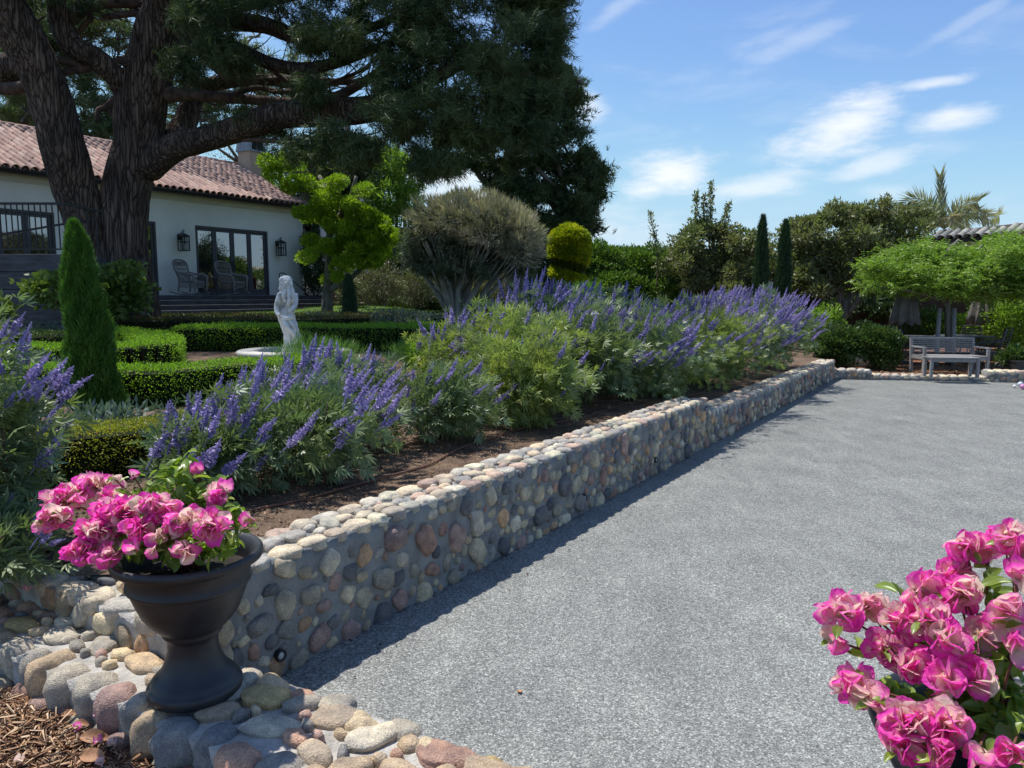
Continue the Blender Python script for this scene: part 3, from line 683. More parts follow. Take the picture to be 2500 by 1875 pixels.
# little soil clods and gravel grains
n = 6000; s_ = rng.uniform(-3, 1, n); m_ = rng.uniform(-.3, 3, n); pts = np.array([WP(s, m) for s, m in zip(s_, m_)]); a, b = ab(pts[:, 0], pts[:, 1]); pts = pts[(b > .22) & (((pts[:, 0]-C0.x)*GN.x+(pts[:, 1]-C0.y)*GN.y) > .45)]; pts[:, 2] = gz(pts[:, 0], pts[:, 1])+.004
kk = rng.uniform(0, 1, 700)**2; q_ = np.array([WP(s, -.03-.5*k*k*k) for s, k in zip(rng.uniform(.05, 16.5, 700), kk)]); q_[:, 2] = .012; o2_ = chips('wall_foot_litter', q_, .013, 'soil', 'crumbs of soil and leaf litter along the foot of the stone wall', w=.7); o2_['category'] = 'litter'
o = chips('soil_clods', pts, .018, 'soil', 'crumbly brown soil clods on the bare patch left of the urn', w=.8); o['category'] = 'soil'

# recessed wall lights
for (u, v), lab in zip([(679, 1598), (1158, 1351), (1422, 1214), (1597, 1122)],
                       ['round recessed wall light low in the stone wall just right of the left urn', 'second round wall light, low in the near stretch of the stone wall',
                        'third round wall light, mid way along the tall stone wall', 'farthest round wall light, small, before the wall steps down']):
    # intersect view ray with the wall face
    d = pxdir(u, v); num = C0.dot(GN); t_ = num/(d.x*GN.x + d.y*GN.y); p = Vector((d.x*t_, d.y*t_, EYE+d.z*t_))
    th = thing('wall_light', lab, 'wall light', p - G3*.03, 'round lights set in the stone wall')
    M = Matrix((W3, Z3, -G3)).transposed()
    b = MB().lathe([(.018, .0), (.03, .004), (.038, .016), (.046, .016), (.05, .008), (.05, -.08), (.0, -.08)], 28); b.v = [M @ (q*.66) + p - G3*.022 for q in b.v]; b.build('housing', 'iron', th, smooth=True)
    b = MB().lathe([(0, .012), (.02, .01), (.029, .003)], 24); b.v = [M @ (q*.66) + p - G3*.022 for q in b.v]; b.build('lens', 'lglass', th, smooth=True)
# drip hose
for m0, lab, seed in ((.95, 'brown drip hose lying on the soil behind the stone wall', 1), (1.55, 'second thin drip hose winding further back under the purple shrubs', 5)):
    P = []
    if m0 < 1.2:
        for u_, v_ in ((-80, 1398), (60, 1382), (190, 1355)): q_ = unp(u_, v_, .40); P.append((q_.x, q_.y, float(gz(q_.x, q_.y))+.014))
    for i in range(41):
        s = .1 + i*.42; m = m0 + .12*math.sin(i*.7+seed) + .05*math.sin(i*1.9); p = WP(s, m); P.append((p.x, p.y, float(gz(p.x, p.y))+.014))
    tag(MB().tube(P, .009, 8, 3).build('drip_hose', 'hose', smooth=True), lab, 'hose')
# ------------------------------------------------------------------ urns
def urn():
    t_ = thing('urn_planter', 'black resin urn planter', 'urn', (0, 0, 0), 'black urns on the low wall', local=True)
    prof = [(0, 0), (.19, 0), (.199, .012), (.201, .04), (.193, .052), (.184, .056), (.182, .07), (.172, .078), (.164, .09), (.150, .098), (.132, .13), (.115, .17), (.106, .21), (.106, .245), (.112, .268),
            (.122, .274), (.127, .284), (.123, .294), (.129, .300), (.150, .316), (.178, .345), (.204, .385), (.222, .43), (.237, .47), (.249, .505)]
    MB().lathe(prof, 72).build('body', 'urn', t_, smooth=True)
    MB().lathe([(.248, .500), (.257, .506), (.260, .514), (.259, .522), (.255, .528), (.258, .575), (.266, .595), (.276, .605), (.285, .612)], 72).build('collar', 'urn', t_, smooth=True)
    MB().lathe([(.282, .608), (.297, .604), (.308, .609), (.314, .624), (.311, .640), (.303, .650), (.295, .649), (.280, .640), (.262, .62), (.257, .58), (.250, .55)], 72).build('rim', 'urn', t_, smooth=True)
    MB().lathe([(0, .56), (.14, .565), (.255, .55)], 40).build('potting_soil', 'potting', t_, smooth=True)
    return t_
u1 = urn(); P1 = Vector((-1.42, 3.17, LOWH+.005)); u1.location = P1; u1['label'] = 'black urn planter on the low stone wall at lower left, full of pink bougainvillea'
u2 = copy_tree(u1); P2u = Vector((1.275, 1.83, LOWH+.005)); u2.location = P2u; u2['label'] = 'black urn planter cut off by the lower right corner of the photo'
# ------------------------------------------------------------------ bougainvillea
def bract_mesh(i):
    r0 = random.Random(40+i); V = []; Fq = []
    for k in range(3):
        az = 2*math.pi*k/3 + r0.uniform(-.3, .3); tilt = r0.uniform(.35, .8); nu, nv = 5, 6; base = len(V); cup = r0.uniform(.08, .32); tw = r0.uniform(-.3, .3)
        for a in range(nv+1):
            t = a/nv; w = .86*math.sin(math.pi*min(1, t*.88+.06))**.62*(1-.12*t) if a < nv else 0.10
            if a == 0: w = .10
            for b in range(nu):
                x = (b/(nu-1)-.5)*2; px = x*w*.62; pr = t; pn = cup*x*x*w*.5 - .25*t*t + .035*math.sin(7*x+5*t+i)
                ca, sa = math.cos(tilt), math.sin(tilt); rr = pr*sa + pn*ca; zz = pr*ca - pn*sa
                X = Vector((rr, px*math.cos(tw*t), zz)); c_, s_ = math.cos(az), math.sin(az)
                V.append(Vector((X.x*c_-X.y*s_, X.x*s_+X.y*c_, X.z)))
        for a in range(nv):
            for b in range(nu-1):
                q = base+a*nu+b; Fq.append((q, q+1, q+nu+1, q+nu))
    me = bpy.data.meshes.new('bract_flower'); me.from_pydata(V, [], Fq); me.polygons.foreach_set('use_smooth', [True]*len(Fq)); me.materials.append(Mt['bract']); return me
BR = [bract_mesh(i) for i in range(8)]
def bleaf_mesh(i):
    V = []; Fq = []; nu, nv = 5, 6; cup = .15+.12*i
    for a in range(nv+1):
        t = a/nv; w = .5*math.sin(math.pi*min(1, t*.95+.03))**.8*(1-.3*t) if a < nv else 0
        for b in range(nu):
            x = (b/(nu-1)-.5)*2; V.append((x*w*.6, t, cup*abs(x)*w-.28*t*t+.03*math.sin(9*t+i)*x))
    for a in range(nv):
        for b in range(nu-1): q = a*nu+b; Fq.append((q, q+1, q+nu+1, q+nu))
    me = bpy.data.meshes.new('leaf'); me.from_pydata(V, [], Fq); me.polygons.foreach_set('use_smooth', [True]*len(Fq)); me.materials.append(Mt['bleaf']); return me
BL = [bleaf_mesh(i) for i in range(4)]
def bleaf_mat_obj():  # object-random tint so that single leaves differ
    t = Mt['bleaf'].node_tree; g = [n for n in t.nodes if n.type == 'NEW_GEOMETRY'][0]; oi = t.nodes.new('ShaderNodeObjectInfo')
    for l in list(t.links):
        if l.from_node == g and l.from_socket.name == 'Random Per Island':
            to = l.to_socket; t.links.remove(l); t.links.new(oi.outputs['Random'], to)
bleaf_mat_obj()
tinyme = MB().lathe([(0, .06), (.05, .07), (.075, .03), (.03, 0), (.02, -.6)], 6).mesh('tiny_flower', True); tinyme.materials.append(Mt['tiny'])
def look(Dv, roll=0):
    q = Vector(Dv).normalized().to_track_quat('Z', 'Y'); return q.to_matrix() @ Matrix.Rotation(roll, 3, 'Z')
def kid(name, me, parent, M, w):
    o = bpy.data.objects.new(name, me); col.objects.link(o); o.parent = parent; o.matrix_parent_inverse = Matrix.Translation(-w); o.matrix_basis = M; return o
def bougain(label, base, clusters, leaves, extra_green, seed):
    global rnd
    t_ = thing('bougainvillea', label, 'flowering plant', base, 'pink bougainvilleas in the urns'); r0 = random.Random(seed); stems = MB(); w = Vector(base)
    root = base + Vector((0, 0, .0))
    for (c, rad, n, sz) in clusters:
        c = Vector(c); mid = root.lerp(c, .5) + Vector((r0.uniform(-.04, .04), r0.uniform(-.04, .04), .05))
        stems.tube([root + Vector((r0.uniform(-.05, .05), r0.uniform(-.05, .05), 0)), mid, c], [.006, .004, .003], 6, 4)
        n = int(n*1.15)+(n > 4)
        for i in range(n):
            d = Vector((r0.gauss(0, 1), r0.gauss(0, 1)-.35, r0.gauss(0, 1)+.25)).normalized(); k = r0.uniform(.35, 1)
            p = c + Vector((d.x*rad[0], d.y*rad[1], d.z*rad[2]))*k
            s = sz*r0.uniform(.85, 1.25); q0 = p - d*s*.5
            dd = (d + Vector((r0.uniform(-.5, .5), r0.uniform(-.6, .3), r0.uniform(-.3, .5)))).normalized()
            M = (look(dd, r0.uniform(0, 6.3))*s).to_4x4(); M.translation = q0; kid('flower', BR[r0.randrange(8)], t_, M, w)
            if i % 3 == 0:
                M = (look(dd)*s*.9).to_4x4(); M.translation = q0+dd*s*.55; kid('blossom', tinyme, t_, M, w)
            if i % 2 == 0: stems.tube([c.lerp(root, .12), c.lerp(q0, .6)+Vector((0, 0, .01)), q0], [.0022, .0016, .0012], 4, 2)
        for i in range(max(2, n//4)):
            d = Vector((r0.gauss(0, 1), r0.gauss(0, 1), r0.gauss(0, .7)-.4)).normalized(); p = c + Vector((d.x*rad[0], d.y*rad[1], d.z*rad[2]))*r0.uniform(.5, 1)
            M = (look(Vector((r0.uniform(-.4, .4), r0.uniform(-.6, .1), 1)), r0.uniform(0, 6.3))*r0.uniform(.035, .055)).to_4x4(); M.translation = p; kid('leaf', BL[r0.randrange(4)], t_, M, w)
    for (c, rad, n) in [(q[0], q[1], int(q[2]*1.5)) for q in leaves]:
        c = Vector(c); stems.tube([root, root.lerp(c, .6)+Vector((0, 0, .03)), c], [.006, .004, .002], 6, 4)
        for i in range(n):
            d = Vector((r0.gauss(0, 1), r0.gauss(0, 1), r0.gauss(0, 1))).normalized(); p = c + Vector((d.x*rad[0], d.y*rad[1], d.z*rad[2]))*r0.uniform(.2, 1)
            M = (look(Vector((r0.uniform(-.7, .7), r0.uniform(-.8, .3), r0.uniform(.2, 1))), r0.uniform(0, 6.3))*r0.uniform(.045, .075)).to_4x4(); M.translation = p; kid('leaf', BL[r0.randrange(4)], t_, M, w)
    stems.build('stems', 'redtwig', t_, smooth=True)
    return t_
def c_at(u, v, Y): return P3(u, v, Y)
b1 = P1 + Vector((0, 0, .55))
cl = []
for u, v, Y, ru, rv, n in [(160, 1225, 3.25, 75, 45, 22), (235, 1190, 3.35, 70, 40, 20), (130, 1265, 3.1, 55, 40, 14), (300, 1255, 3.05, 95, 60, 36), (250, 1300, 3.0, 70, 55, 22), (205, 1345, 2.98, 60, 42, 15), (270, 1355, 2.95, 55, 30, 10),
                           (385, 1235, 3.0, 80, 40, 26), (345, 1290, 2.95, 50, 40, 10), (450, 1270, 2.95, 70, 38, 18), (520, 1290, 2.9, 60, 45, 22), (455, 1345, 2.88, 35, 28, 8), (540, 1205, 3.15, 50, 35, 13), (385, 1310, 2.9, 25, 20, 3),
                           (325, 1160, 3.2, 16, 16, 1), (280, 1170, 3.2, 14, 12, 1), (485, 1148, 3.25, 22, 12, 2), (600, 1265, 3.05, 14, 14, 1), (320, 1338, 2.86, 10, 8, 1), (375, 1345, 2.85, 12, 10, 1), (305, 1215, 3.3, 60, 40, 8)]:
    k = Y/F; cl.append((c_at(u, v, Y), (ru*k*.82, .07 if n > 4 else .01, rv*k*.8), n, .056))
lv = [(c_at(u, v, Y), (ru*Y/F, .10, rv*Y/F), n) for u, v, Y, ru, rv, n in [(430, 1175, 3.2, 60, 60, 46), (500, 1200, 3.2, 60, 50, 40), (570, 1265, 3.1, 40, 50, 36), (450, 1125, 3.3, 30, 22, 10), (350, 1215, 3.2, 60, 30, 26), (420, 1330, 3.0, 110, 35, 50), (330, 1320, 3.0, 70, 30, 20), (520, 1340, 3.0, 60, 25, 14), (400, 1270, 3.15, 120, 50, 50), (430, 1345, 3.12, 150, 22, 70), (520, 1330, 3.2, 70, 25, 30), (340, 1335, 3.2, 60, 25, 25)]]
bougain('pink and cream bougainvillea spilling left over the rim of the left urn', b1, cl, lv, 0, 3)
b2 = P2u + Vector((0, 0, .55)); cl = []
for u, v, Y, ru, rv, n in [(2055, 1500, 1.95, 55, 45, 10), (2115, 1490, 2.0, 55, 50, 9), (2030, 1560, 1.95, 40, 25, 3), (2240, 1440, 1.95, 60, 45, 9), (2320, 1400, 2.0, 50, 45, 8), (2350, 1450, 1.9, 60, 50, 9), (2360, 1330, 2.0, 45, 35, 6), (2410, 1350, 2.0, 35, 35, 3), (2460, 1310, 1.95, 55, 40, 10), (2500, 1350, 1.9, 40, 40, 5),
                           (2200, 1520, 1.9, 60, 45, 10), (2270, 1510, 1.85, 60, 45, 9), (2170, 1590, 1.9, 65, 50, 12), (2090, 1670, 1.85, 45, 45, 8), (2120, 1700, 1.8, 40, 30, 4), (2220, 1620, 1.85, 50, 40, 8), (2300, 1560, 1.8, 55, 40, 7), (2390, 1540, 1.85, 40, 40, 5), (2320, 1660, 1.75, 45, 40, 7), (2380, 1660, 1.75, 45, 40, 6),
                           (2220, 1770, 1.7, 70, 60, 14), (2200, 1820, 1.68, 50, 35, 7), (2310, 1770, 1.68, 60, 50, 10), (2290, 1830, 1.65, 45, 30, 5), (2460, 1500, 1.8, 50, 60, 6), (2480, 1400, 1.85, 30, 40, 3), (2480, 1580, 1.75, 40, 40, 4), (2470, 1830, 1.6, 40, 40, 4), (2390, 1830, 1.62, 40, 30, 3)]:
    k = Y/F; cl.append((c_at(u, v, Y), (ru*k*.88, .05, rv*k*.88), int(n*1.2), .053))
lv = [(c_at(u, v, Y), (ru*Y/F, .09, rv*Y/F), n) for u, v, Y, ru, rv, n in [(2440, 1450, 1.9, 50, 60, 14), (2460, 1550, 1.85, 60, 50, 26), (2400, 1600, 1.85, 70, 50, 26), (2450, 1680, 1.8, 60, 60, 34), (2350, 1720, 1.8, 60, 40, 16), (2440, 1760, 1.75, 50, 40, 18), (2200, 1700, 1.95, 50, 30, 12), (2280, 1600, 1.95, 70, 50, 18), (2400, 1800, 1.75, 50, 40, 12), (2130, 1580, 2.0, 40, 30, 4), (2230, 1480, 2.05, 60, 40, 6)]]
bougain('pink bougainvillea with curled green leaves at the lower right corner', b2, cl, lv, 0, 5)
# fallen leaves and petals
def fallen(me_list, p, s, dirv, name, lab, cat, mat, group=None):
    me = me_list[0].copy(); me.materials.clear(); me.materials.append(Mt[mat] if mat != 'bract' else Mt['bract'])
    o = bpy.data.objects.new(name, me); col.objects.link(o); M = (look(dirv, rnd.uniform(0, 6))*s).to_4x4(); M.translation = p; o.matrix_world = M; o.matrix_basis = M; tag(o, lab, cat, group)
fallen(BL, unp(1270, 1690, .012), .05, (0.1, .1, 1), 'fallen_leaf', 'single orange leaf lying on the open gravel court', 'leaf', 'orangeleaf')
fallen(BL, unp(806, 1625, .012), .035, (0.3, .1, 1), 'fallen_leaf', 'small brown leaf on the gravel close to the stone wall', 'leaf', 'dryleaf')
for (u, v, s, lab) in [(195, 1800, .12, 'curled brown leaf standing in the wood chips beside fallen petals'), (255, 1850, .12, 'long brown leaf lying rightmost in the wood chips'), (150, 1745, .07, 'crumpled leaf at the foot of the low wall boulders'), (185, 1762, .06, 'small crumpled leaf just right of another by the boulders')]:
    fallen(BL[1:], unp(u, v, .11), s, (rnd.uniform(-.4, .4), -.5, .8), 'dry_leaf', lab, 'leaf', 'dryleaf')
for (u, v, z, lab) in [(243, 1748, .1, 'magenta petal in the wood chips against the wall boulders'), (185, 1780, .1, 'magenta petal heap left of the curled brown leaf'), (238, 1812, .1, 'magenta petal between the two brown leaves'), (275, 1818, .1, 'magenta petal right of the brown leaves'),
                       (45, 1858, .09, 'magenta petal alone near the lower left corner'), (245, 1868, .09, 'pale purple petal at the bottom edge of the photo'), (64, 1443, .40, 'magenta petal on the bare soil left of the urn'), (640, 1646, .03, 'magenta petal on the gravel beside the wall light')]:
    fallen(BR, unp(u, v, z), .035, (rnd.uniform(-.5, .5), -.3, .8), 'fallen_petal', lab, 'petal', 'bract', 'fallen bougainvillea petals')
# ------------------------------------------------------------------ purple flowering shrubs (vitex)
def spike_mesh(i):
    r = np.random.default_rng(90+i); Ps, Ds, Ls = [], [], []
    nr = 17
    for k in range(nr):
        z = .04 + .95*k/nr; rad = .062*(1-(k/nr)**2.2*.85)*(.75+.5*r.uniform()); nf = 9 if k < nr*.7 else 6
        for j in range(nf):
            a = 2*math.pi*(j+r.uniform(-.3, .3))/nf; el = r.uniform(-.3, .8)
            d = np.array([math.cos(a)*math.cos(el), math.sin(a)*math.cos(el), math.sin(el)])
            Ps.append(d*rad*.35+[0, 0, z+r.uniform(-.012, .012)]); Ds.append(d); Ls.append(rad*r.uniform(.8, 1.35))
    Ps, Ds, Ls = map(np.array, (Ps, Ds, Ls)); V, Fc = diamonds(Ps, unit(Ds), Ls, Ls*1.0, .1, .62)
    m = MB().tube([(0, 0, -.35), (0, 0, .5), (0, 0, 1)], [.008, .022, .008], 5, 1)
    V2 = np.array([tuple(q) for q in m.v]); F2 = np.array([f for f in m.f if len(f) == 4])
    V, Fc = merge([(V, Fc), (V2, F2)]); 
    bend = r.uniform(-.12, .12); V[:, 0] += bend*V[:, 2]**2
    me = fast('flower_spike', V, Fc); me.materials.append(Mt['spike']); return me
SPK = [spike_mesh(i) for i in range(6)]
LEAN = Vector((.75, .1, .62))
def vitex(label, p, h, r, nsp, nleaf, seed, mat='vitex', leafL=.105, sl=(.17, .30), top_only=False, lean=1.0, spread=None, low=.25, thick=.9):
    global rng
    t_ = thing('purple_flowering_shrub', label, 'shrub', p, 'purple flowering shrubs along the wall bed'); r0 = random.Random(seed); w = Vector(p); rng = np.random.default_rng(seed)
    C = Vector((p.x, p.y, p.z + h*(.5+low*.2))); rad = np.array([r, r*.9, h*(.5-low*.05)])
    st = MB(); tips = []
    for i in range(12):
        a = r0.uniform(0, 6.3); e = r0.uniform(.2, 1); q = C + Vector((math.cos(a)*r*e*.8, math.sin(a)*r*e*.8, h*r0.uniform(-.1, .42)))
        mid = w.lerp(q, .45)+Vector((r0.uniform(-.06, .06), r0.uniform(-.06, .06), -.03*h)); st.tube([w+Vector((r0.uniform(-.04, .04), r0.uniform(-.04, .04), -.05)), mid, q], [.022, .012, .004], 6, 3)
        for j in range(3):
            q2 = q.lerp(w, r0.uniform(.1, .5)) + Vector((r0.uniform(-.25, .25), r0.uniform(-.25, .25), r0.uniform(0, .3)))*r; st.tube([mid, mid.lerp(q2, .5)+Vector((0, 0, .03)), q2], [.007, .005, .002], 4, 2)
    st.build('stems', 'twig', t_, smooth=True)
    P, D = blobpts(C, rad, int(nleaf*.9), shell=.2, lump=.38)
    keep = P[:, 2] > gz(P[:, 0], P[:, 1])+.06; P, D = P[keep], D[keep]
    D = unit(D + np.array([.35, 0, .35]) + rng.normal(size=D.shape)*.35)
    V, Fc = palmate(P, D, 5, leafL*rng.uniform(.7, 1.25, len(P)), .19)
    put('foliage', fast('foliage', V, Fc), mat, t_, kind='stuff')
    for i in range(nsp):
        for _ in range(20):
            d = Vector((r0.gauss(0, 1), r0.gauss(0, 1), r0.gauss(.35, .8))).normalized()
            if d.z > (-.35 if not top_only else .1): break
        q = C + Vector((d.x*rad[0], d.y*rad[1], d.z*rad[2]))*r0.uniform(.85, 1.08)
        L = r0.uniform(*sl)*(r0.choice((.45, .8, 1, 1, 1.1))); up = max(0, d.z)
        dv = Vector((d.x*.35, d.y*.3, .25)) + LEAN*lean*(1-.45*up) + Vector((0, 0, .75*up)) + Vector((r0.gauss(0, .24), r0.gauss(0, .24), r0.gauss(0, .2)))
        M = (look(dv, r0.uniform(0, 6.3)) @ Matrix.Diagonal((min(L*2.0, .46)*thick, min(L*2.0, .46)*thick, L))).to_4x4(); M.translation = q; kid('flower_spike', SPK[r0.randrange(6)], t_, M, w)
    return t_
def vb(s, m): p = WP(s, m); p.z = float(gz(p.x, p.y)); return p
vl = unp(-60, 1385, .40)
vitex('near purple shrub cut off by the left edge of the photo', Vector((-3.15, 4.4, .42)), 1.28, .42, 46, 1300, 11, sl=(.16, .27), lean=.9)
vitex('low purple shrub half hidden behind the left urn and its flowers', Vector((-2.95, 3.95, .38)), .42, .42, 9, 800, 23, sl=(.14, .22), lean=1)
vitex('purple shrub right behind the left urn, nearest the yellow hedge', vb(1.05, 1.5), .52, .38, 30, 1000, 12, sl=(.15, .27), lean=.75)
vitex('dark leaved purple shrub with long arching spikes beside the drip hose', vb(1.75, 1.4), .76, .70, 74, 2200, 13, sl=(.18, .32), lean=1.15)
vitex('broad purple shrub in front of the statue, leaning right', vb(2.6, 1.85), .76, .62, 56, 1700, 14, sl=(.16, .3))
vitex('small purple shrub hanging low over the bare soil by the wall', vb(3.55, 1.35), .66, .5, 36, 1500, 15, sl=(.12, .2), lean=1.1)
vitex('yellow green shrub with few flowers, its bare stems near the wall', vb(4.75, 1.15), .95, .62, 26, 3000, 16, 'vitex_y', sl=(.12, .2))
vitex('tall yellow green shrub with sparse purple tips mid way along the bed', vb(5.55, 1.7), 1.15, .76, 34, 3600, 17, 'vitex_y', sl=(.14, .24))
vitex('shrub thick with mauve spikes before the wall steps down', vb(6.45, 1.35), 1.18, .76, 80, 3200, 18, 'vitex', sl=(.16, .3))
vitex('deep purple shrub whose spikes droop to the wall step', vb(7.5, 1.15), 1.25, .86, 150, 3200, 19, 'vitex', sl=(.2, .34), lean=1.25)
vitex('tallest purple shrub, upright spikes against the dark trees', vb(7.6, 2.6), 1.38, .95, 120, 2800, 20, 'vitex', sl=(.24, .4), lean=.6)
vitex('upright purple spikes in the second row behind the yellow green shrub', vb(6.1, 2.9), .85, .7, 40, 2200, 21, 'vitex_y', sl=(.2, .34), lean=.4, top_only=True)
vitex('yellow green shrub between two purple ones past the wall step', vb(9.0, 1.25), 1.3, .9, 80, 3600, 24, 'vitex_y', sl=(.18, .3))
vitex('mauve shrub in the back row toward the cypresses', vb(9.6, 2.6), 1.5, 1.0, 110, 2800, 25, 'vitex', sl=(.2, .34), lean=.8)
vitex('purple shrub overhanging the lower wall', vb(10.7, 1.1), 1.4, .95, 140, 3600, 26, 'vitex_y', sl=(.2, .34))
vitex('purple shrub second from the far end of the bed', vb(12.6, 1.15), 1.5, 1.1, 170, 3600, 27, 'vitex', sl=(.2, .36))
vitex('farthest purple shrub, at the patio corner of the bed', vb(14.8, 1.1), 1.5, 1.1, 170, 3600, 28, 'vitex', sl=(.2, .36))
rng = np.random.default_rng(99)
# ------------------------------------------------------------------ clipped hedges
def hedge(label, pts, w, h, mat, dens=1500, leaf=.03, top=None, base=None, name='box_hedge', core='core', round_=.0, cat='hedge', lum=.03):
    t_ = thing(name, label, cat, Vector((pts[0][0], pts[0][1], float(gz(pts[0][0], pts[0][1])))), 'clipped hedges of the garden')
    P = [Vector(p) for p in catmull([(p[0], p[1], 0) for p in pts], 6)] if len(pts) > 2 else [Vector((p[0], p[1], 0)) for p in pts]
    cm = MB(); Vs = []; n0 = len(P)
    tot_ = 0; PP, DD = [], []
    for i in range(n0-1):
        a, b = P[i], P[i+1]; d = b-a; L = d.length
        if L < 1e-4: continue
        d /= L; nrm = Vector((-d.y, d.x, 0)); n = int(L*(w+2*h+.3)*dens)
        fa = rng.uniform(0, 1, n); per = rng.uniform(0, w+2*h, n); tt = (rng.uniform(-.15, 1.15, n) if True else fa)*L
        tt = fa*L; off = np.where(per < h, -w/2, np.where(per < h+w, per-h-w/2, w/2)); z = np.where(per < h, per, np.where(per < h+w, h, w+2*h-per))
        px = a.x + d.x*tt + nrm.x*off; py = a.y + d.y*tt + nrm.y*off
        g0 = gz(px, py); j = rng.normal(size=(n, 3))*leaf*.6
        bulge = lum*np.sin(px*4+z*6)*np.sin(py*5) 
        pp = np.stack([px + nrm.x*np.sign(off)*bulge*(z < h*.97), py + nrm.y*np.sign(off)*bulge*(z < h*.97), g0+z+bulge*.4], 1)+j
        out = np.stack([nrm.x*np.where(per < h, -1, np.where(per < h+w, 0, 1)), nrm.y*np.where(per < h, -1, np.where(per < h+w, 0, 1)), np.where((per >= h) & (per < h+w), 1., .35)], 1)
        PP.append(pp); DD.append(out)
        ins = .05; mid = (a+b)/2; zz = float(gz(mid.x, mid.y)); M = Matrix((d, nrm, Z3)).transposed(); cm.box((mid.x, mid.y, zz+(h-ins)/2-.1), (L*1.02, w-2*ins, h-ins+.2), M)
    # rounded ends
    for e, s_ in ((P[0], P[0]-P[1]), (P[-1], P[-1]-P[-2])):
        d = s_.normalized(); nrm = Vector((-d.y, d.x, 0)); n = int(w*h*dens*1.2); off = rng.uniform(-w/2, w/2, n); z = rng.uniform(0, h, n)
        PP.append(np.stack([e.x+nrm.x*off+d.x*.02, e.y+nrm.y*off+d.y*.02, gz(e.x, e.y)+z], 1)+rng.normal(size=(n, 3))*leaf*.6); DD.append(np.tile([d.x, d.y, .3], (n, 1)))
    PP = np.concatenate(PP); DD = unit(np.concatenate(DD)+rng.normal(size=(len(PP), 3))*.55); V, Fc = diamonds(PP, DD, leaf*rng.uniform(.7, 1.3, len(PP)), leaf*.6, .1)
    put('foliage', fast('foliage', V, Fc), mat, t_, kind='stuff'); cm.build('shade_core', core, t_)  # solid near-black body stands for the shade behind the leaves
    return t_
def gp(u, Y): p = G(u, Y); return (p.x, p.y)
hedge('golden topped low hedge directly behind the left urn and purple shrubs', [gp(-150, 5.3), gp(60, 5.45), gp(250, 5.75), gp(420, 6.1), gp(560, 6.6), gp(720, 7.4)], .5, .36, 'box_gold', 4200, .02)
hedge('bright green square hedge right behind the big cypress', [gp(-120, 8.9), gp(100, 8.75), gp(300, 8.6), gp(450, 8.7), gp(600, 9.0), gp(760, 9.6)], .5, .42, 'box', 2600, .026)
hedge('bright green curved hedge behind the square one, hollow in the middle', [gp(60, 11.2), gp(250, 11.1), gp(370, 11.4), gp(395, 12.4), gp(340, 13.4), gp(230, 13.7)], .6, .40, 'box', 1900, .03)
hedge('bright curved hedge to the right of the statue basin', [gp(1240, 11.0), gp(1160, 10.7), gp(1080, 11.0), gp(1040, 12.2), gp(1080, 13.4), gp(1190, 13.6)], .6, .36, 'box', 1900, .03)
hedge('golden low hedge glimpsed between the purple shrubs right of the statue', [gp(1040, 8.7), gp(1130, 9.1), gp(1230, 9.6)], .5, .34, 'box_gold', 2600, .025)
hedge('dark green hedge row just behind the statue', [gp(440, 14.0), gp(620, 14.2), gp(800, 14.2), gp(1000, 14.2), gp(1120, 14.8)], .7, .44, 'box', 1500, .034)
hedge('medium green hedge row right of the statue, behind the curved hedge', [gp(1000, 15.2), gp(1120, 15.4), gp(1260, 15.6)], .6, .42, 'box', 1300, .034)
hedge('very dark hedge row with a brown top behind the curved hedge', [gp(-100, 15.3), gp(180, 15.4), gp(400, 15.6), gp(560, 15.8), gp(760, 16.2), gp(900, 16.6)], .7, .46, 'box_brown', 1200, .036)
hedge('dark hedge row along the lawn, third back from the statue', [gp(200, 18.2), gp(420, 18.4), gp(640, 18.6), gp(860, 19.0), gp(1090, 19.2)], .6, .34, 'box_brown', 1000, .04)
hedge('dark hedge row in the shade below the raised terrace', [gp(-80, 12.6), gp(60, 12.7), gp(180, 12.8)], .6, .42, 'box_dark', 1300, .034)
hedge('low dark hedge curving across the lawn, left of the grey crowned tree', [gp(962, 27.5), gp(1030, 26.2), gp(1090, 25.2), gp(1200, 24.6)], .6, .33, 'box_dark', 700, .05)
hedge('low dark hedge stub at the right end of the lawn', [gp(1230, 23.4), gp(1290, 22.8), gp(1350, 22.4)], .6, .33, 'box_dark', 700, .05)
# loose plants between the hedges
def bush(label, name, p, rad, n, mat, leaf=.05, aspect=.45, cat='shrub', group=None, shell=.35, lump=.25, trunk=True, k=None, upb=.3, base_z=None, mode='d', stem='twig'):
    t_ = thing(name, label, cat, p, group); C = Vector((p.x, p.y, p.z+rad[2]*.95)); P, D = blobpts(C, rad, n, shell, lump)
    kp = P[:, 2] > p.z-.02; P, D = P[kp], D[kp]; D = unit(D+rng.normal(size=D.shape)*.5+np.array([0, 0, upb])); L = leaf*rng.uniform(.6, 1.3, len(P))
    V, Fc = diamonds(P, D, L, L*aspect, .12) if mode == 'd' else blades(P, D, L, L*aspect)
    put('foliage', fast('foliage', V, Fc), mat, t_, kind='stuff')
    st = MB(); r0 = random.Random(int(abs(p.x*100)))
    for i in range(7):
        a = r0.uniform(0, 6.3); q = C + Vector((math.cos(a)*rad[0]*.6, math.sin(a)*rad[1]*.6, rad[2]*r0.uniform(0, .6))); st.tube([p-Z3*.05, p.lerp(q, .5)+Vector((0, 0, -.02)), q], [max(.012, rad[0]*.03), max(.008, rad[0]*.02), .004], 5, 2)
    st.build('stems', stem, t_, smooth=True); return t_
p = G(775, 10.6); bush('wispy light green plant at the foot of the statue', 'wispy_plant', p, (.62, .45, .30), 5200, 'feather', .10, .07, mode='b', upb=1.0)
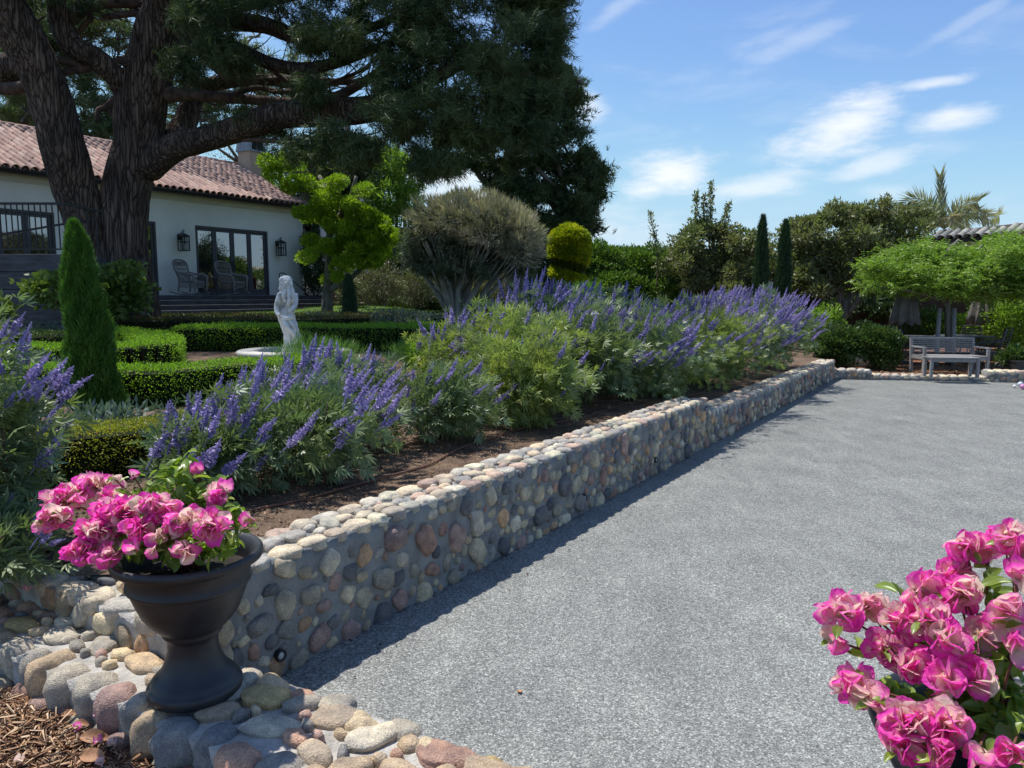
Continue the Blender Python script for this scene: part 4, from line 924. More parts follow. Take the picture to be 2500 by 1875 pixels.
p = G(1020, 11.8); bush('wispy green plant inside the right curved hedge', 'wispy_plant', p, (.5, .4, .22), 2500, 'feather', .10, .07, mode='b', upb=1)
for u, Y, rx, rz, lab in [(835, 16.9, 1.0, .26, 'blue grey leafy plants behind the statue hedge'), (980, 16.9, 1.1, .3, 'dense low grey green plants before the grey crowned tree'), (140, 13.9, 1.1, .25, 'blue grey plants left of the big cypress'), (60, 9.9, .5, .22, 'grey green seedlings between hedges at the left edge'), (1230, 13.0, .45, .2, 'blue flowered plants inside the right curved hedge'), (250, 6.4, .4, .2, 'feathery green plant at the base of the big cypress')]:
    p = G(u, Y); bush(lab, 'low_plant', p, (rx, .5, rz), int(2600*rx), 'bluegrey', .08, .3, cat='plant')
# cypresses
def cypress(label, p, r, h, n, mat, lean=(0, 0), leaf=.07, name='cypress_tree', top=.5, waist=1.0):
    t_ = thing(name, label, 'cypress', p); z = rng.uniform(0, 1, n)**.95; a = rng.uniform(0, 2*math.pi, n)
    prof = np.interp(z, [0, .06, .3, .55, .78, .92, 1], [.9, 1, .90, .74, .55, .34, .02]); lump = 1+.14*np.sin(a*3+z*14)+.10*np.sin(a*7-z*31)+.05*rng.normal(size=n)
    rr = r*prof*lump*np.where(rng.uniform(0, 1, n) < .8, rng.uniform(.86, 1.04, n), rng.uniform(.4, .9, n))
    P = np.stack([p.x+np.cos(a)*rr+lean[0]*z, p.y+np.sin(a)*rr+lean[1]*z, p.z+z*h], 1); D = unit(np.stack([np.cos(a)*.45, np.sin(a)*.45, np.ones(n)*1.0], 1)+rng.normal(size=(n, 3))*.28)
    L = leaf*rng.uniform(.6, 1.4, n); V, Fc = blades(P, D, L, L*.17); put('foliage', fast('foliage', V, Fc), mat, t_, kind='stuff')
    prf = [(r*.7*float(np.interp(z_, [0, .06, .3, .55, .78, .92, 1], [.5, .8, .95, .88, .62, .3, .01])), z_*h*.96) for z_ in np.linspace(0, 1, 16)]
    m = MB().lathe(prf, 14); m.v = [Vector((v.x+p.x+lean[0]*v.z/h, v.y+p.y+lean[1]*v.z/h, v.z+p.z)) for v in m.v]; m.build('shade_core', 'core', t_)  # solid dark core, painted as the shaded inside of the column
    MB().tube([p-Z3*.1, p+Z3*.3], [r*.22, r*.15], 8, 1).build('trunk', 'bark_grey', t_, smooth=True)
    return t_
p = G(240, 8.05); cypress('large bright green cypress column at left, leaning slightly', p, .235, 2.02, 46000, 'cyp', (-.13, 0), .06)
p = G(856, 17.0); cypress('small dark cypress column just right of the statue', p, .17, 1.32, 11000, 'cyp_dark', (-.02, 0), .07)
p = G(1296, 16.5); cypress('small dark cypress between the grey crowned tree and the purple shrubs', p, .17, 1.45, 9000, 'cyp_dark', (0, 0), .07)
p = G(1851, 21.5); p.z = .6; cypress('slim dark cypress, left one of the pair above the purple shrubs', p, .23, 3.6, 15000, 'cyp_dark', (0, 0), .10)
p = G(1906, 21.8); p.z = .6; cypress('slim dark cypress, right one of the pair above the purple shrubs', p, .24, 3.5, 15000, 'cyp_dark', (0, 0), .10)
# golden spiral topiary
p = G(1388, 21.5); p.z = .9; t_ = thing('spiral_topiary', 'golden yellow conifer clipped into a spiral column', 'topiary', p)
n = 42000; H = 2.9; z = rng.uniform(0, 1, n); a = rng.uniform(0, 2*math.pi, n); turns = 4.6; ph = (a/(2*math.pi) + z*turns) % 1; sz_ = np.where(z > .74, 1.0, .5+.5*np.sin(ph*2*math.pi)) 
rr = (.43+.11*z)*np.where(z > .84, 1.0-.25*np.maximum(0, (z-.93)/.07), .74+.26*sz_)*(1+.05*rng.normal(size=n))
P = np.stack([p.x+np.cos(a)*rr, p.y+np.sin(a)*rr, p.z+z*H], 1); D = unit(np.stack([np.cos(a), np.sin(a), np.full(n, .5)], 1)+rng.normal(size=(n, 3))*.5)
capn = 5000; aa = rng.uniform(0, 6.3, capn); r2 = np.sqrt(rng.uniform(0, 1, capn))*.45; Pc = np.stack([p.x+np.cos(aa)*r2, p.y+np.sin(aa)*r2, p.z+H+.1-.25*(r2/.45)**2+.04*rng.normal(size=capn)], 1); Dc = unit(np.stack([np.cos(aa)*.3, np.sin(aa)*.3, np.ones(capn)], 1)+rng.normal(size=(capn, 3))*.5)
V, Fc = diamonds(np.concatenate([P[sz_ > .45], Pc]), np.concatenate([D[sz_ > .45], Dc]), .10, .04, .1); put('golden_foliage', fast('golden_foliage', V, Fc), 'gold', t_, kind='stuff')
V, Fc = diamonds(P[sz_ <= .45], D[sz_ <= .45], .08, .035, .1); put('groove_shade_foliage', fast('groove_shade_foliage', V, Fc), 'gold_shade', t_, kind='stuff')  # spiral grooves shaded by colour
m = MB().lathe([(.2, 0), (.24, H*.5), (.30, H*.8), (.32, H*.95), (0, H)], 14, p); m.build('shade_core', 'core', t_)  # solid dark core, shade between the leaves painted in
# ------------------------------------------------------------------ trees
def limb(mb_, pts, radii, seg=10, sub=5, amp=.06): mb_.tube(pts, radii, seg, sub, amp=amp, fr=3)
def tree_crown(t_, blobs, mat, leaf, aspect, mode='d', name='crown', upb=.2, shell=.45, lump=.25, jit=.5, curl=.12):
    parts = []
    for c, r, n in blobs:
        P, D = blobpts(c, r, n, shell, lump); D = unit(D+rng.normal(size=D.shape)*jit+np.array([0, 0, upb])); L = leaf*rng.uniform(.6, 1.35, len(P))
        parts.append(diamonds(P, D, L, L*aspect, curl) if mode == 'd' else blades(P, D, L, L*aspect))
    V, Fc = merge(parts); return put(name, fast(name, V, Fc), mat, t_, kind='stuff')
def pb(u, v, Y, ru, rv, ry, n):  # a clump given by where it stands in the view and its metres of depth
    k = Y/F; return (P3(u, v, Y), (ru*k, ry, rv*k), n)

# giant pine ------------------------------------------------------
TY = 17.0
pine = thing('giant_pine', 'huge old pine with two dark leaning trunks and a dense spreading canopy', 'pine tree', P3(300, 760, TY))
tr = MB()
tr.tube([P3(322, 830, TY), P3(312, 740, TY), P3(300, 600, TY), P3(308, 470, TY), P3(332, 360, TY), P3(346, 255, TY), P3(378, 130, TY), P3(437, 0, TY), P3(480, -140, TY-.4), P3(560, -330, TY-1)],
        [.72, .64, .54, .50, .46, .53, .50, .62, .5, .35], 72, 12, amp=.085, fr=2.6)
tr.build('trunk', 'bark', pine, smooth=True)
tr = MB()
tr.tube([P3(270, 700, TY-.1), P3(235, 600, TY-.2), P3(190, 480, TY-.5), P3(157, 370, TY-.8), P3(107, 200, TY-1.1), P3(52, 90, TY-1.4), P3(5, 0, TY-1.7), P3(-50, -120, TY-2)], [.5, .46, .44, .42, .40, .40, .38, .3], 60, 12, amp=.085, fr=2.6)
tr.build('second_trunk', 'bark', pine, smooth=True)
LB = [([(320, 300, 0), (318, 250, 0), (285, 190, -.3), (235, 145, -.5), (175, 110, -.6), (148, 60, -.7), (138, 0, -.8), (120, -120, -1)], [.34, .26, .24, .24, .22, .21, .20, .16]),
      ([(360, 410, 0), (420, 362, -.3), (480, 345, -.6), (560, 322, -.8), (620, 300, -1), (700, 278, -1.2), (780, 276, -1.4), (860, 272, -1.6), (950, 256, -1.9), (1020, 215, -2.1), (1100, 170, -2.4), (1200, 130, -2.6)], [.33, .30, .27, .25, .26, .27, .27, .26, .22, .15, .10, .05]),
      ([(375, 400, .3), (420, 350, .5), (455, 290, .8), (475, 235, 1), (520, 205, 1.1), (640, 195, 1.2), (760, 210, 1.2), (860, 190, 1)], [.28, .27, .26, .23, .17, .13, .1, .06]),
      ([(400, 230, 0), (470, 232, 0), (560, 240, -.2), (650, 246, -.3), (740, 250, -.5), (830, 232, -.6), (950, 160, -.8), (1060, 90, -1)], [.2, .12, .11, .10, .10, .10, .08, .04]),
      ([(410, 150, 0), (500, 95, -.4), (580, 120, -.5), (660, 155, -.6), (740, 168, -.7), (830, 150, -.8), (940, 110, -1), (1080, 60, -1.3)], [.26, .16, .14, .13, .13, .11, .08, .04]),
      ([(430, 90, 0), (530, 55, -.4), (640, 60, -.6), (720, 90, -.8), (800, 110, -1), (900, 70, -1.3), (1020, 20, -1.6)], [.26, .2, .17, .15, .12, .09, .05]),
      ([(440, 40, 0), (560, 10, -.4), (680, -10, -.6), (820, -40, -1), (1000, -80, -1.4)], [.26, .2, .16, .12, .06]),
      ([(480, 110, 0), (560, 190, .3), (610, 200, .4), (720, 195, .6), (860, 200, .8), (980, 180, 1)], [.14, .12, .1, .09, .07, .03]),
      ([(560, 240, .2), (620, 215, .1), (700, 225, 0), (800, 205, -.3), (900, 165, -.8)], [.07, .06, .06, .05, .03]),
      ([(620, 125, .3), (700, 200, .3), (760, 235, .3), (840, 245, .2), (960, 228, 0), (1060, 215, 0)], [.06, .06, .06, .05, .04, .02]),
      ([(900, 265, -1.7), (960, 300, -1.9), (1010, 262, -2.1), (1130, 256, -2.3)], [.12, .05, .05, .02]),
      ([(930, 262, -1.8), (1040, 200, -2.0), (1110, 165, -2.2), (1180, 150, -2.4)], [.16, .14, .1, .05]),
      ([(940, 110, -1), (960, 170, -1.1), (990, 215, -1.3), (1050, 262, -1.6), (1160, 300, -1.9)], [.06, .07, .06, .05, .02]),
      ([(590, 340, -.9), (700, 345, -1.1), (800, 338, -1.3), (870, 325, -1.6)], [.05, .05, .04, .02]),
      ([(740, 330, -1.2), (830, 352, -1.3), (900, 380, -1.5)], [.03, .03, .015]),
      ([(150, 60, -.6), (230, 10, -.4), (350, 5, -.1)], [.16, .13, .11]), ([(225, 40, -.5), (180, 95, -.4), (215, 85, -.3)], [.06, .05, .02]),
      ([(95, 135, -.9), (230, 160, -.4), (345, 135, 0)], [.07, .09, .1]), ([(250, 45, -.3), (300, 35, -.2), (372, 30, 0)], [.06, .07, .08]),
      ([(135, 195, -.8), (160, 175, -.6), (210, 165, -.5), (240, 155, -.4)], [.05, .08, .1, .11]), ([(235, 300, -.2), (240, 270, -.1), (260, 262, 0), (290, 235, 0)], [.03, .06, .08, .1]), ([(262, 262, 0), (285, 295, 0)], [.05, .03]),
      ([(0, 170, .6), (60, 165, .6), (130, 230, .6), (150, 330, .8)], [.32, .28, .2, .16]), ([(-30, 215, .3), (40, 215, .3), (110, 190, .1)], [.12, .14, .1]),
      ([(120, 130, -.6), (60, 80, -.5), (110, 40, -.5)], [.06, .05, .02])]
for P_, R_ in LB:
    m = MB(); m.tube([P3(u, v, TY+d) for u, v, d in P_], R_, 16 if R_[0] > .12 else 9, 6, amp=.07, fr=3); m.build('limb', 'bark' if R_[0] > .2 else 'branch', pine, smooth=True)
# thin twigs
tw = MB(); r0 = random.Random(5)
for i in range(260):
    P_, R_ = LB[r0.choice([1, 2, 3, 4, 5, 6, 7, 8, 9, 10, 11, 12, 13, 15, 17])]; k = r0.uniform(.25, 1)*(len(P_)-1); j = min(int(k), len(P_)-2); f = k-j
    u, v, d = [P_[j][q]*(1-f)+P_[j+1][q]*f for q in range(3)]; p = P3(u, v, TY+d); q = p+Vector((r0.uniform(-.2, 1.1), r0.uniform(-1.2, 1.2), r0.uniform(-.45, .7))); 
    tw.tube([p, p.lerp(q, .5)+Vector((0, 0, -.1+r0.uniform(-.1, .1))), q], [.022, .014, .005], 4, 3)
tw.build('twigs', 'branch', pine, smooth=True)
def pine_mass(parent, blobs, mat, L=.22, Wd=.012, k=9, name='needles', droop=.25, spread=.75, sub=14, sg=.2):
    """each clump is broken into small sprays so that sky shows between them"""
    parts = []
    for c, r, n in blobs:
        r = np.array(r); nc = max(4, int(n/sub)); P, D = blobpts(c, r, nc, .15, .2)
        C = np.repeat(P, sub, 0) + rng.normal(size=(nc*sub, 3))*np.array([sg, sg, sg*.6]); DD = unit(np.repeat(D, sub, 0)*.5+rng.normal(size=(nc*sub, 3))*.5+np.array([.15, 0, .1]))
        parts.append(tufts(C, DD, k, L, Wd, spread, droop))
    V, Fc = merge(parts); return put(name, fast(name, V, Fc), mat, parent, kind='stuff')
B = [pb(*a) for a in [(1180, 60, 14.6, 160, 130, 1.8, 2700), (1080, 40, 14.6, 160, 110, 1.8, 2600), (1250, 160, 14.5, 90, 110, 1.5, 1350), (1150, 205, 14.3, 130, 70, 1.5, 1250), (1270, 40, 14.8, 75, 140, 1.4, 2000),
                          (980, 80, 14.8, 140, 70, 1.7, 1000), (880, 30, 15, 160, 45, 1.7, 900), (760, 0, 15.2, 160, 36, 1.6, 800), (620, -10, 15.5, 130, 40, 1.6, 700), (1060, 265, 14.4, 90, 36, 1.2, 700), (960, 292, 14.4, 60, 20, 1.2, 260),
                          (1180, 300, 14.3, 90, 45, 1.2, 900), (1000, 325, 14.3, 55, 20, .9, 200), (1110, 335, 14.2, 45, 30, .8, 240), (1095, 395, 14.2, 20, 30, .4, 90), (1240, 270, 14.3, 60, 60, 1.0, 700), (760, 365, 14.6, 110, 26, 1.0, 170), (850, 345, 14.6, 80, 24, .9, 140), (880, 385, 14.6, 60, 25, .8, 90),
                          (530, 110, 15.4, 45, 35, .9, 330), (560, 150, 15.3, 35, 26, .7, 200), (470, 60, 15.3, 50, 50, .8, 350), (770, 110, 15, 40, 20, .9, 90), (860, 120, 14.8, 60, 25, .9, 150), (760, 225, 15, 26, 20, .5, 80), (950, 215, 14.6, 50, 30, .9, 150), (1000, 180, 14.6, 90, 50, 1.2, 650),
                          (300, -60, 15.5, 220, 60, 1.8, 1000), (120, -30, 15.5, 120, 45, 1.2, 300), (700, 60, 16, 120, 22, 1, 230), (450, 175, 15.6, 30, 40, .5, 110), (640, 300, 16.5, 110, 16, .8, 100)]]
B = [(c, r, int(n*(.62 if c.x > -2.2 else .5))) for c, r, n in B]
B += [pb(*a) for a in [(1345, 60, 14.8, 30, 60, .6, 170), (1355, 150, 14.8, 26, 40, .5, 130), (1330, 250, 14.6, 24, 30, .5, 110), (1350, -10, 14.8, 30, 40, .6, 130), (1290, 330, 14.5, 30, 26, .5, 110), (1040, 400, 14.2, 22, 26, .4, 60)]]
B = split(B, 5, .5, sp=.95)
pine_mass(pine, B, 'pine', .22, .016, 10, sg=.14, sub=16)
B2 = [((x, y, z), (rx, ry, rz), n) for x, y, z, rx, ry, rz, n in [(-2.5, 15.8, 9.6, 3.6, 3.6, 1.5, 2600), (-10, 18, 10.0, 3, 3.5, 1.6, 1500), (-0.8, 14.8, 8.8, 2.0, 2.6, 1.5, 1100), (-5, 18.5, 11.5, 4.5, 3.2, 1.5, 1500)]]  # unseen canopy above the view, added and thinned to shade the garden
pine_mass(pine, B2, 'pine', .34, .03, 7, name='unseen_shade_needles')
# background pines behind the house roof
bp = thing('background_pine', 'lighter pine foliage and pale trunks behind the house roof at left', 'pine tree', Vector((-16, 36, 1.5)))
m = MB()
for u0, u1, r_ in ((20, 45, .5), (55, 70, .4), (88, 60, .35)): m.tube([P3(u0, 560, 36), P3(u0, 320, 36), P3(u1, 240, 36), P3(u1-30, 120, 36)], [r_*1.3, r_, r_*.8, r_*.4], 14, 4, amp=.06)
for i in range(90):
    r0.random(); u = r0.uniform(0, 620); v = r0.uniform(20, 330); m.tube([P3(u, v, 34), P3(u+r0.uniform(-50, 50), v+r0.uniform(-30, 30), 34.4), P3(u+r0.uniform(-110, 110), v+r0.uniform(-60, 40), 34)], [.06, .045, .015], 5, 3)
m.build('trunk', 'bark_grey', bp, smooth=True)
B = [pb(*a) for a in [(60, 60, 34, 130, 70, 2, 900), (200, 60, 34, 120, 70, 2, 750), (260, 230, 34, 110, 60, 2, 560), (60, 200, 34, 90, 50, 2, 420), (330, 320, 34, 110, 45, 2, 420), (220, 330, 34, 80, 40, 2, 330), (480, 240, 35, 110, 50, 2, 420), (620, 170, 35, 120, 50, 2, 380), (500, 110, 35, 140, 60, 2, 430), (740, 200, 35, 90, 50, 2, 260), (420, 340, 35, 60, 30, 1.5, 160), (20, 290, 35, 50, 30, 1.5, 130), (150, 150, 34, 150, 60, 2, 500), (640, 260, 35, 90, 30, 1.5, 160)]]
pine_mass(bp, B, 'pine_lit', .5, .045, 8, spread=.8)  # sunlit tone comes from the needle colour
# second pine, to the right of the canopy
sp = thing('second_pine', 'slimmer open pine behind the giant one, twisted bare limbs showing through', 'pine tree', P3(1240, 780, 24))
m = MB()
m.tube([P3(1262, 800, 24), P3(1255, 640, 24), P3(1240, 540, 24), P3(1222, 460, 24), P3(1245, 400, 24), P3(1262, 330, 24), P3(1310, 260, 24), P3(1318, 180, 24), P3(1300, 60, 24)], [.4, .36, .34, .34, .28, .22, .18, .14, .08], 20, 6, amp=.1)
for P_ in [[(1262, 340), (1310, 300), (1360, 330), (1390, 380)], [(1235, 420), (1290, 400), (1340, 440), (1400, 500)], [(1300, 270), (1240, 280), (1170, 330)], [(1320, 330), (1360, 400), (1385, 480)], [(1318, 210), (1370, 190), (1420, 200)], [(1310, 260), (1290, 240), (1230, 260)], [(1240, 520), (1310, 520), (1370, 550)], [(1330, 440), (1350, 500), (1380, 545)], [(1250, 360), (1200, 340), (1190, 330)], [(1222, 470), (1180, 440), (1150, 400)]]:
    m.tube([P3(u, v, 24+r0.uniform(-.5, .5)) for u, v in P_], [.13, .1, .07, .03][:len(P_)] if len(P_) > 2 else [.1, .03], 8, 5, amp=.06)
m.build('trunk', 'bark_grey', sp, smooth=True)
B = [pb(*a) for a in [(1330, 120, 24, 30, 60, .8, 260), (1390, 198, 24, 38, 22, .7, 210), (1400, 240, 24, 26, 14, .5, 110), (1370, 215, 24, 40, 18, .7, 150), (1360, 280, 24, 45, 25, .8, 230), (1380, 320, 24, 40, 28, .7, 230), (1300, 300, 24, 40, 30, .8, 200), (1220, 330, 24, 60, 35, .9, 300), (1290, 350, 24, 45, 30, .8, 210), (1165, 350, 24, 35, 28, .7, 170), (1420, 390, 24, 50, 28, .8, 260), (1455, 410, 24, 35, 20, .6, 170), (1360, 400, 24, 45, 22, .8, 200), (1290, 410, 24, 45, 26, .8, 210), (1190, 400, 24, 45, 24, .7, 180), (1400, 440, 24, 35, 24, .6, 170), (1450, 460, 24, 33, 28, .6, 210), (1440, 510, 24, 30, 26, .6, 180), (1275, 460, 24, 35, 35, .7, 210), (1260, 520, 24, 40, 28, .7, 210), (1390, 530, 24, 50, 24, .8, 260), (1420, 555, 24, 30, 20, .6, 140), (1330, 545, 24, 45, 20, .7, 160), (1340, 470, 24, 22, 30, .5, 90), (1380, 490, 24, 25, 20, .5, 90), (1215, 450, 24, 25, 30, .5, 110), (1100, 350, 24, 35, 26, .6, 110), (1090, 410, 24, 28, 24, .6, 90), (1300, 220, 24, 45, 45, .8, 200)]]
B += [pb(*a) for a in [(1240, 400, 23.3, 40, 40, .6, 330), (1235, 470, 23.3, 34, 46, .5, 330), (1250, 560, 23.3, 40, 40, .6, 280), (1300, 480, 23.5, 30, 30, .6, 160), (1340, 250, 23.6, 45, 40, .8, 330), (1310, 180, 23.6, 40, 50, .8, 330), (1350, 350, 23.6, 60, 28, .8, 330), (1430, 440, 23.8, 40, 26, .8, 220), (1400, 500, 23.8, 40, 26, .8, 200), (1370, 560, 23.8, 60, 20, .8, 260), (1150, 390, 23.6, 30, 26, .6, 140)]]
B = split(B, 5, .5)
B = [(c, r, int(n*.68)) for c, r, n in B]
pine_mass(sp, B, 'pine', .24, .03, 9, droop=-.2, sg=.15, spread=.6)
# dark hanging conifer behind the cloud pruned tree
dc = thing('dark_conifer', 'dark drooping conifer foliage behind the chimney end of the house', 'conifer', P3(820, 720, 31))
m = MB(); m.tube([P3(850, 760, 31), P3(845, 600, 31), P3(840, 420, 31), P3(850, 300, 31)], [.3, .26, .2, .1], 12, 4, amp=.06); m.build('trunk', 'bark_grey', dc, smooth=True)
B = [pb(*a) for a in [(740, 400, 31, 60, 50, 1, 500), (820, 400, 31, 90, 70, 1, 1000), (900, 380, 31, 60, 50, 1, 500), (880, 440, 31, 60, 40, 1, 450), (780, 460, 31, 60, 40, 1, 450), (940, 440, 31, 30, 30, .8, 160), (830, 500, 31, 60, 50, 1, 400)]]
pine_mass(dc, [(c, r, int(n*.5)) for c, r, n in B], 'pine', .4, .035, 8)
pine_mass(dc, [(c-Vector((0, .6, 0)), r, int(n*.35)) for c, r, n in B], 'pine_lit', .4, .035, 8, name='sunlit_tint_needles')  # second copy of the clumps with sunlight painted into its colour
# cloud pruned tree
ct = thing('cloud_pruned_tree', 'bright yellow green tree clipped into rounded cloud pads beside the house', 'tree', G(800, 24))
m = MB(); TYc = 24
m.tube([P3(798, 790, TYc), P3(800, 720, TYc), P3(805, 640, TYc), P3(808, 560, TYc), P3(850, 500, TYc), P3(870, 430, TYc)], [.20, .16, .14, .11, .08, .05], 16, 6, amp=.08)
for P_ in [[(800, 710), (840, 690), (880, 660), (905, 640)], [(805, 630), (780, 605), (740, 560)], [(808, 570), (780, 540), (730, 530)], [(815, 550), (800, 480), (780, 430)], [(830, 520), (900, 520), (960, 560)], [(806, 600), (860, 590), (890, 560)], [(860, 470), (900, 460)], [(808, 565), (750, 480), (720, 420)]]:
    m.tube([P3(u, v, TYc+r0.uniform(-.4, .4)) for u, v in P_], [.12, .09, .06, .04][:len(P_)], 8, 5, amp=.05)
m.build('trunk', 'bark_grey', ct, smooth=True)
def pads(t_, L_, mat, Y, per=46, leaf=.085, name='foliage_pad'):
    for (u, v, ru, rv) in L_:
        bl = []
        for i in range(max(3, int(ru*rv/110))):
            a = rnd.uniform(0, 6.3); e = rnd.uniform(0, .85); s = rnd.uniform(13, 20)
            bl.append(pb(u+math.cos(a)*ru*e, v+math.sin(a)*rv*e*.9, Y-.35+rnd.uniform(-.5, .4)+.3*(math.sin(a)), s, s*.75, .25, int(per*s*.55)))
        tree_crown(t_, bl, mat, leaf, .38, name=name, shell=.7, lump=.15, jit=.35, upb=.4)
pads(ct, [(700, 400, 42, 26), (668, 425, 30, 20), (720, 450, 36, 18), (785, 500, 28, 48), (850, 500, 34, 26), (893, 460, 24, 18), (905, 530, 40, 34), (880, 575, 42, 30), (845, 560, 40, 30), (835, 595, 30, 26), (940, 570, 36, 26), (965, 585, 24, 18), (835, 640, 44, 22), (890, 635, 46, 20), (870, 610, 44, 20), (820, 680, 28, 10), (765, 585, 28, 12), (755, 625, 20, 16), (920, 610, 30, 18), (860, 530, 30, 20), (655, 400, 24, 14), (745, 520, 30, 24), (800, 545, 34, 22), (810, 610, 36, 22), (905, 590, 40, 24), (815, 450, 26, 26), (750, 455, 24, 20)], 'cloud', TYc)
# feathery green tree behind
ft = thing('feathery_green_tree', 'light green feathery tree rising between the cloud pruned tree and the sky', 'tree', G(960, 30))
m = MB()
for u in (925, 945, 965, 985): m.tube([P3(u-10, 760, 30), P3(u, 600, 30), P3(u+5, 480, 30), P3(u, 420, 30)], [.09, .07, .05, .02], 7, 3)
m.build('trunk', 'bark_grey', ft, smooth=True)
tree_crown(ft, [pb(*a) for a in [(960, 400, 30, 35, 30, .8, 1300), (1000, 430, 30, 35, 40, .8, 1300), (950, 480, 30, 50, 40, .9, 1800), (1000, 490, 30, 30, 30, .8, 700), (920, 520, 30, 40, 30, .8, 1000), (980, 540, 30, 35, 40, .8, 800), (960, 600, 30, 50, 30, .8, 800)]], 'bright', .3, .16, upb=.1, jit=.7)
# grey crowned vase shaped tree
gt = thing('grey_crowned_tree', 'broad vase shaped grey green tree with beige flower tips and pale multiple stems', 'tree', G(1112, 20))
m = MB(); b0 = G(1112, 20)
for (ut, vt, um, vm, dy) in [(1010, 640, 1070, 720, -.3), (1030, 600, 1080, 710, .3), (1070, 580, 1095, 690, -.5), (1100, 590, 1105, 690, .5), (1130, 580, 1120, 690, -.4), (1180, 600, 1145, 700, .2), (1220, 620, 1165, 700, -.4), (1260, 640, 1175, 740, .4), (1290, 600, 1200, 690, 0), (1150, 560, 1135, 680, .6), (1040, 590, 1080, 690, -.8)]:
    m.tube([b0-Z3*.1+Vector((rnd.uniform(-.12, .12), rnd.uniform(-.1, .1), 0)), P3((1112+um)/2, 755, 20+dy*.3), P3(um, vm, 20+dy*.7), P3(ut, vt, 20+dy*1.5)], [.13, .10, .075, .03], 10, 5, amp=.06)
for i in range(120):
    u = rnd.uniform(1020, 1290); v = rnd.uniform(560, 660); m.tube([P3(u*.6+1112*.4, v+50, 20+rnd.uniform(-1, .5)), P3(u*.8+1112*.2, v+20, 20+rnd.uniform(-1.5, .5)), P3(u, v-20, 20+rnd.uniform(-2, .5))], [.022, .015, .006], 5, 3)
m.build('trunk', 'bark_pale', gt, smooth=True)
GB = [pb(*a) for a in [(1150, 575, 20, 160, 72, 1.7, 1500), (1070, 600, 20, 85, 55, 1.4, 700), (1240, 600, 20, 78, 60, 1.4, 700), (1140, 528, 20, 115, 42, 1.4, 800), (1070, 545, 20, 75, 40, 1.2, 480), (1030, 620, 20, 50, 38, 1.1, 380), (1280, 620, 20, 38, 42, .9, 280), (1140, 650, 19.6, 125, 30, 1.3, 650), (1060, 650, 19.6, 60, 26, 1, 260)]]
pine_mass(gt, [(c, r, int(n*1.7)) for c, r, n in GB], 'greytree', .19, .024, 8, name='crown', sub=9, sg=.09, spread=.42, droop=-.35)
tree_crown(gt, [pb(*a) for a in [(1140, 528, 19.2, 105, 46, 1.1, 5200), (1210, 556, 19.2, 85, 50, 1.1, 5600), (1268, 590, 19.3, 44, 52, .9, 3400), (1070, 532, 19.2, 55, 34, .8, 700), (1040, 570, 19.4, 35, 25, .6, 300), (1290, 610, 19.6, 24, 36, .5, 900)]], 'tips', .2, .09, name='flower_tips', upb=.7, shell=.9, jit=.28, lump=.3)
# olives and shrubs behind the lawn
for u, v, Y, ru, rv, lab in [(928, 690, 26, 58, 52, 'rounded grey olive bush left of the grey crowned tree'), (1020, 700, 25.5, 50, 46, 'silvery olive bush directly behind the pale stems'), (1240, 705, 24.5, 58, 45, 'grey green olive bush right of the pale stems'), (850, 705, 27, 32, 36, 'small olive shrub right of the house corner'), (1170, 715, 26, 36, 34, 'dusty green shrub behind the pale stems')]:
    k = Y/F; p = P3(u, v+rv, Y); bush(lab, 'olive_bush', p, (ru*k, .6, rv*k), 4500, 'olive', .12, .2, group='olive bushes behind the lawn')
t_ = thing('terracotta_wall', 'dark terracotta boundary wall behind the olive bushes', 'wall', P3(960, 760, 28)); m = MB(); a, b = P3(800, 760, 28), P3(1480, 760, 28); m.box(((a.x+b.x)/2, 28.2, 1.9), (b.x-a.x, .2, 1.5)); m.box(((a.x+b.x)/2, 28.2, 2.68), (b.x-a.x+.1, .28, .06)); m.build('wall_panel', 'redwall', t_)
for u, v, Y, ru, rv, n, mat, lab in [(1350, 640, 27, 60, 95, 9000, 'dark', 'very dark evergreen mass left of the golden spiral'), (1320, 590, 27, 30, 60, 2500, 'dark', 'tall dark evergreen behind the grey crowned tree'), (905, 660, 30, 35, 60, 3000, 'dark', 'dark evergreen gap behind the cloud pruned tree'), (768, 645, 29.5, 24, 85, 5200, 'dark', 'dark clipped column of ivy against the house corner'),
                                     (1365, 742, 19, 55, 28, 4800, 'feather', 'fluffy light green bush in front of the golden spiral'), (1430, 725, 19.5, 40, 32, 3600, 'feather', 'soft green bush right of the golden spiral base'), (590, 340, 44, 160, 60, 2500, 'pine_lit', 'hazy treetops seen beyond the roof ridge')]:
    k = Y/F; p = P3(u, v+rv, Y); bush(lab, 'evergreen_shrub' if mat == 'dark' else 'green_bush', p, (ru*k, .8, rv*k), n, mat, .11 if mat != 'feather' else .14, .4 if mat != 'feather' else .1)
# broad-leaved vine shrub at the foot of the giant pine
for u, v, Y, ru, rv, n, lab in [(300, 705, 15.2, 60, 62, 1500, 'broad leaved shrub growing at the foot of the giant pine'), (150, 705, 13.8, 85, 42, 800, 'broad leaved creeper in front of the dark terrace boards'), (-5, 750, 13.2, 22, 30, 200, 'small broad leaved sprig at the left edge below the terrace')]:
    k = Y/F; p = P3(u, v+rv, Y); bush(lab, 'broad_leaved_shrub', p, (ru*k, .4, rv*k), n, 'broad', .13, .85, lump=.35, shell=.3)
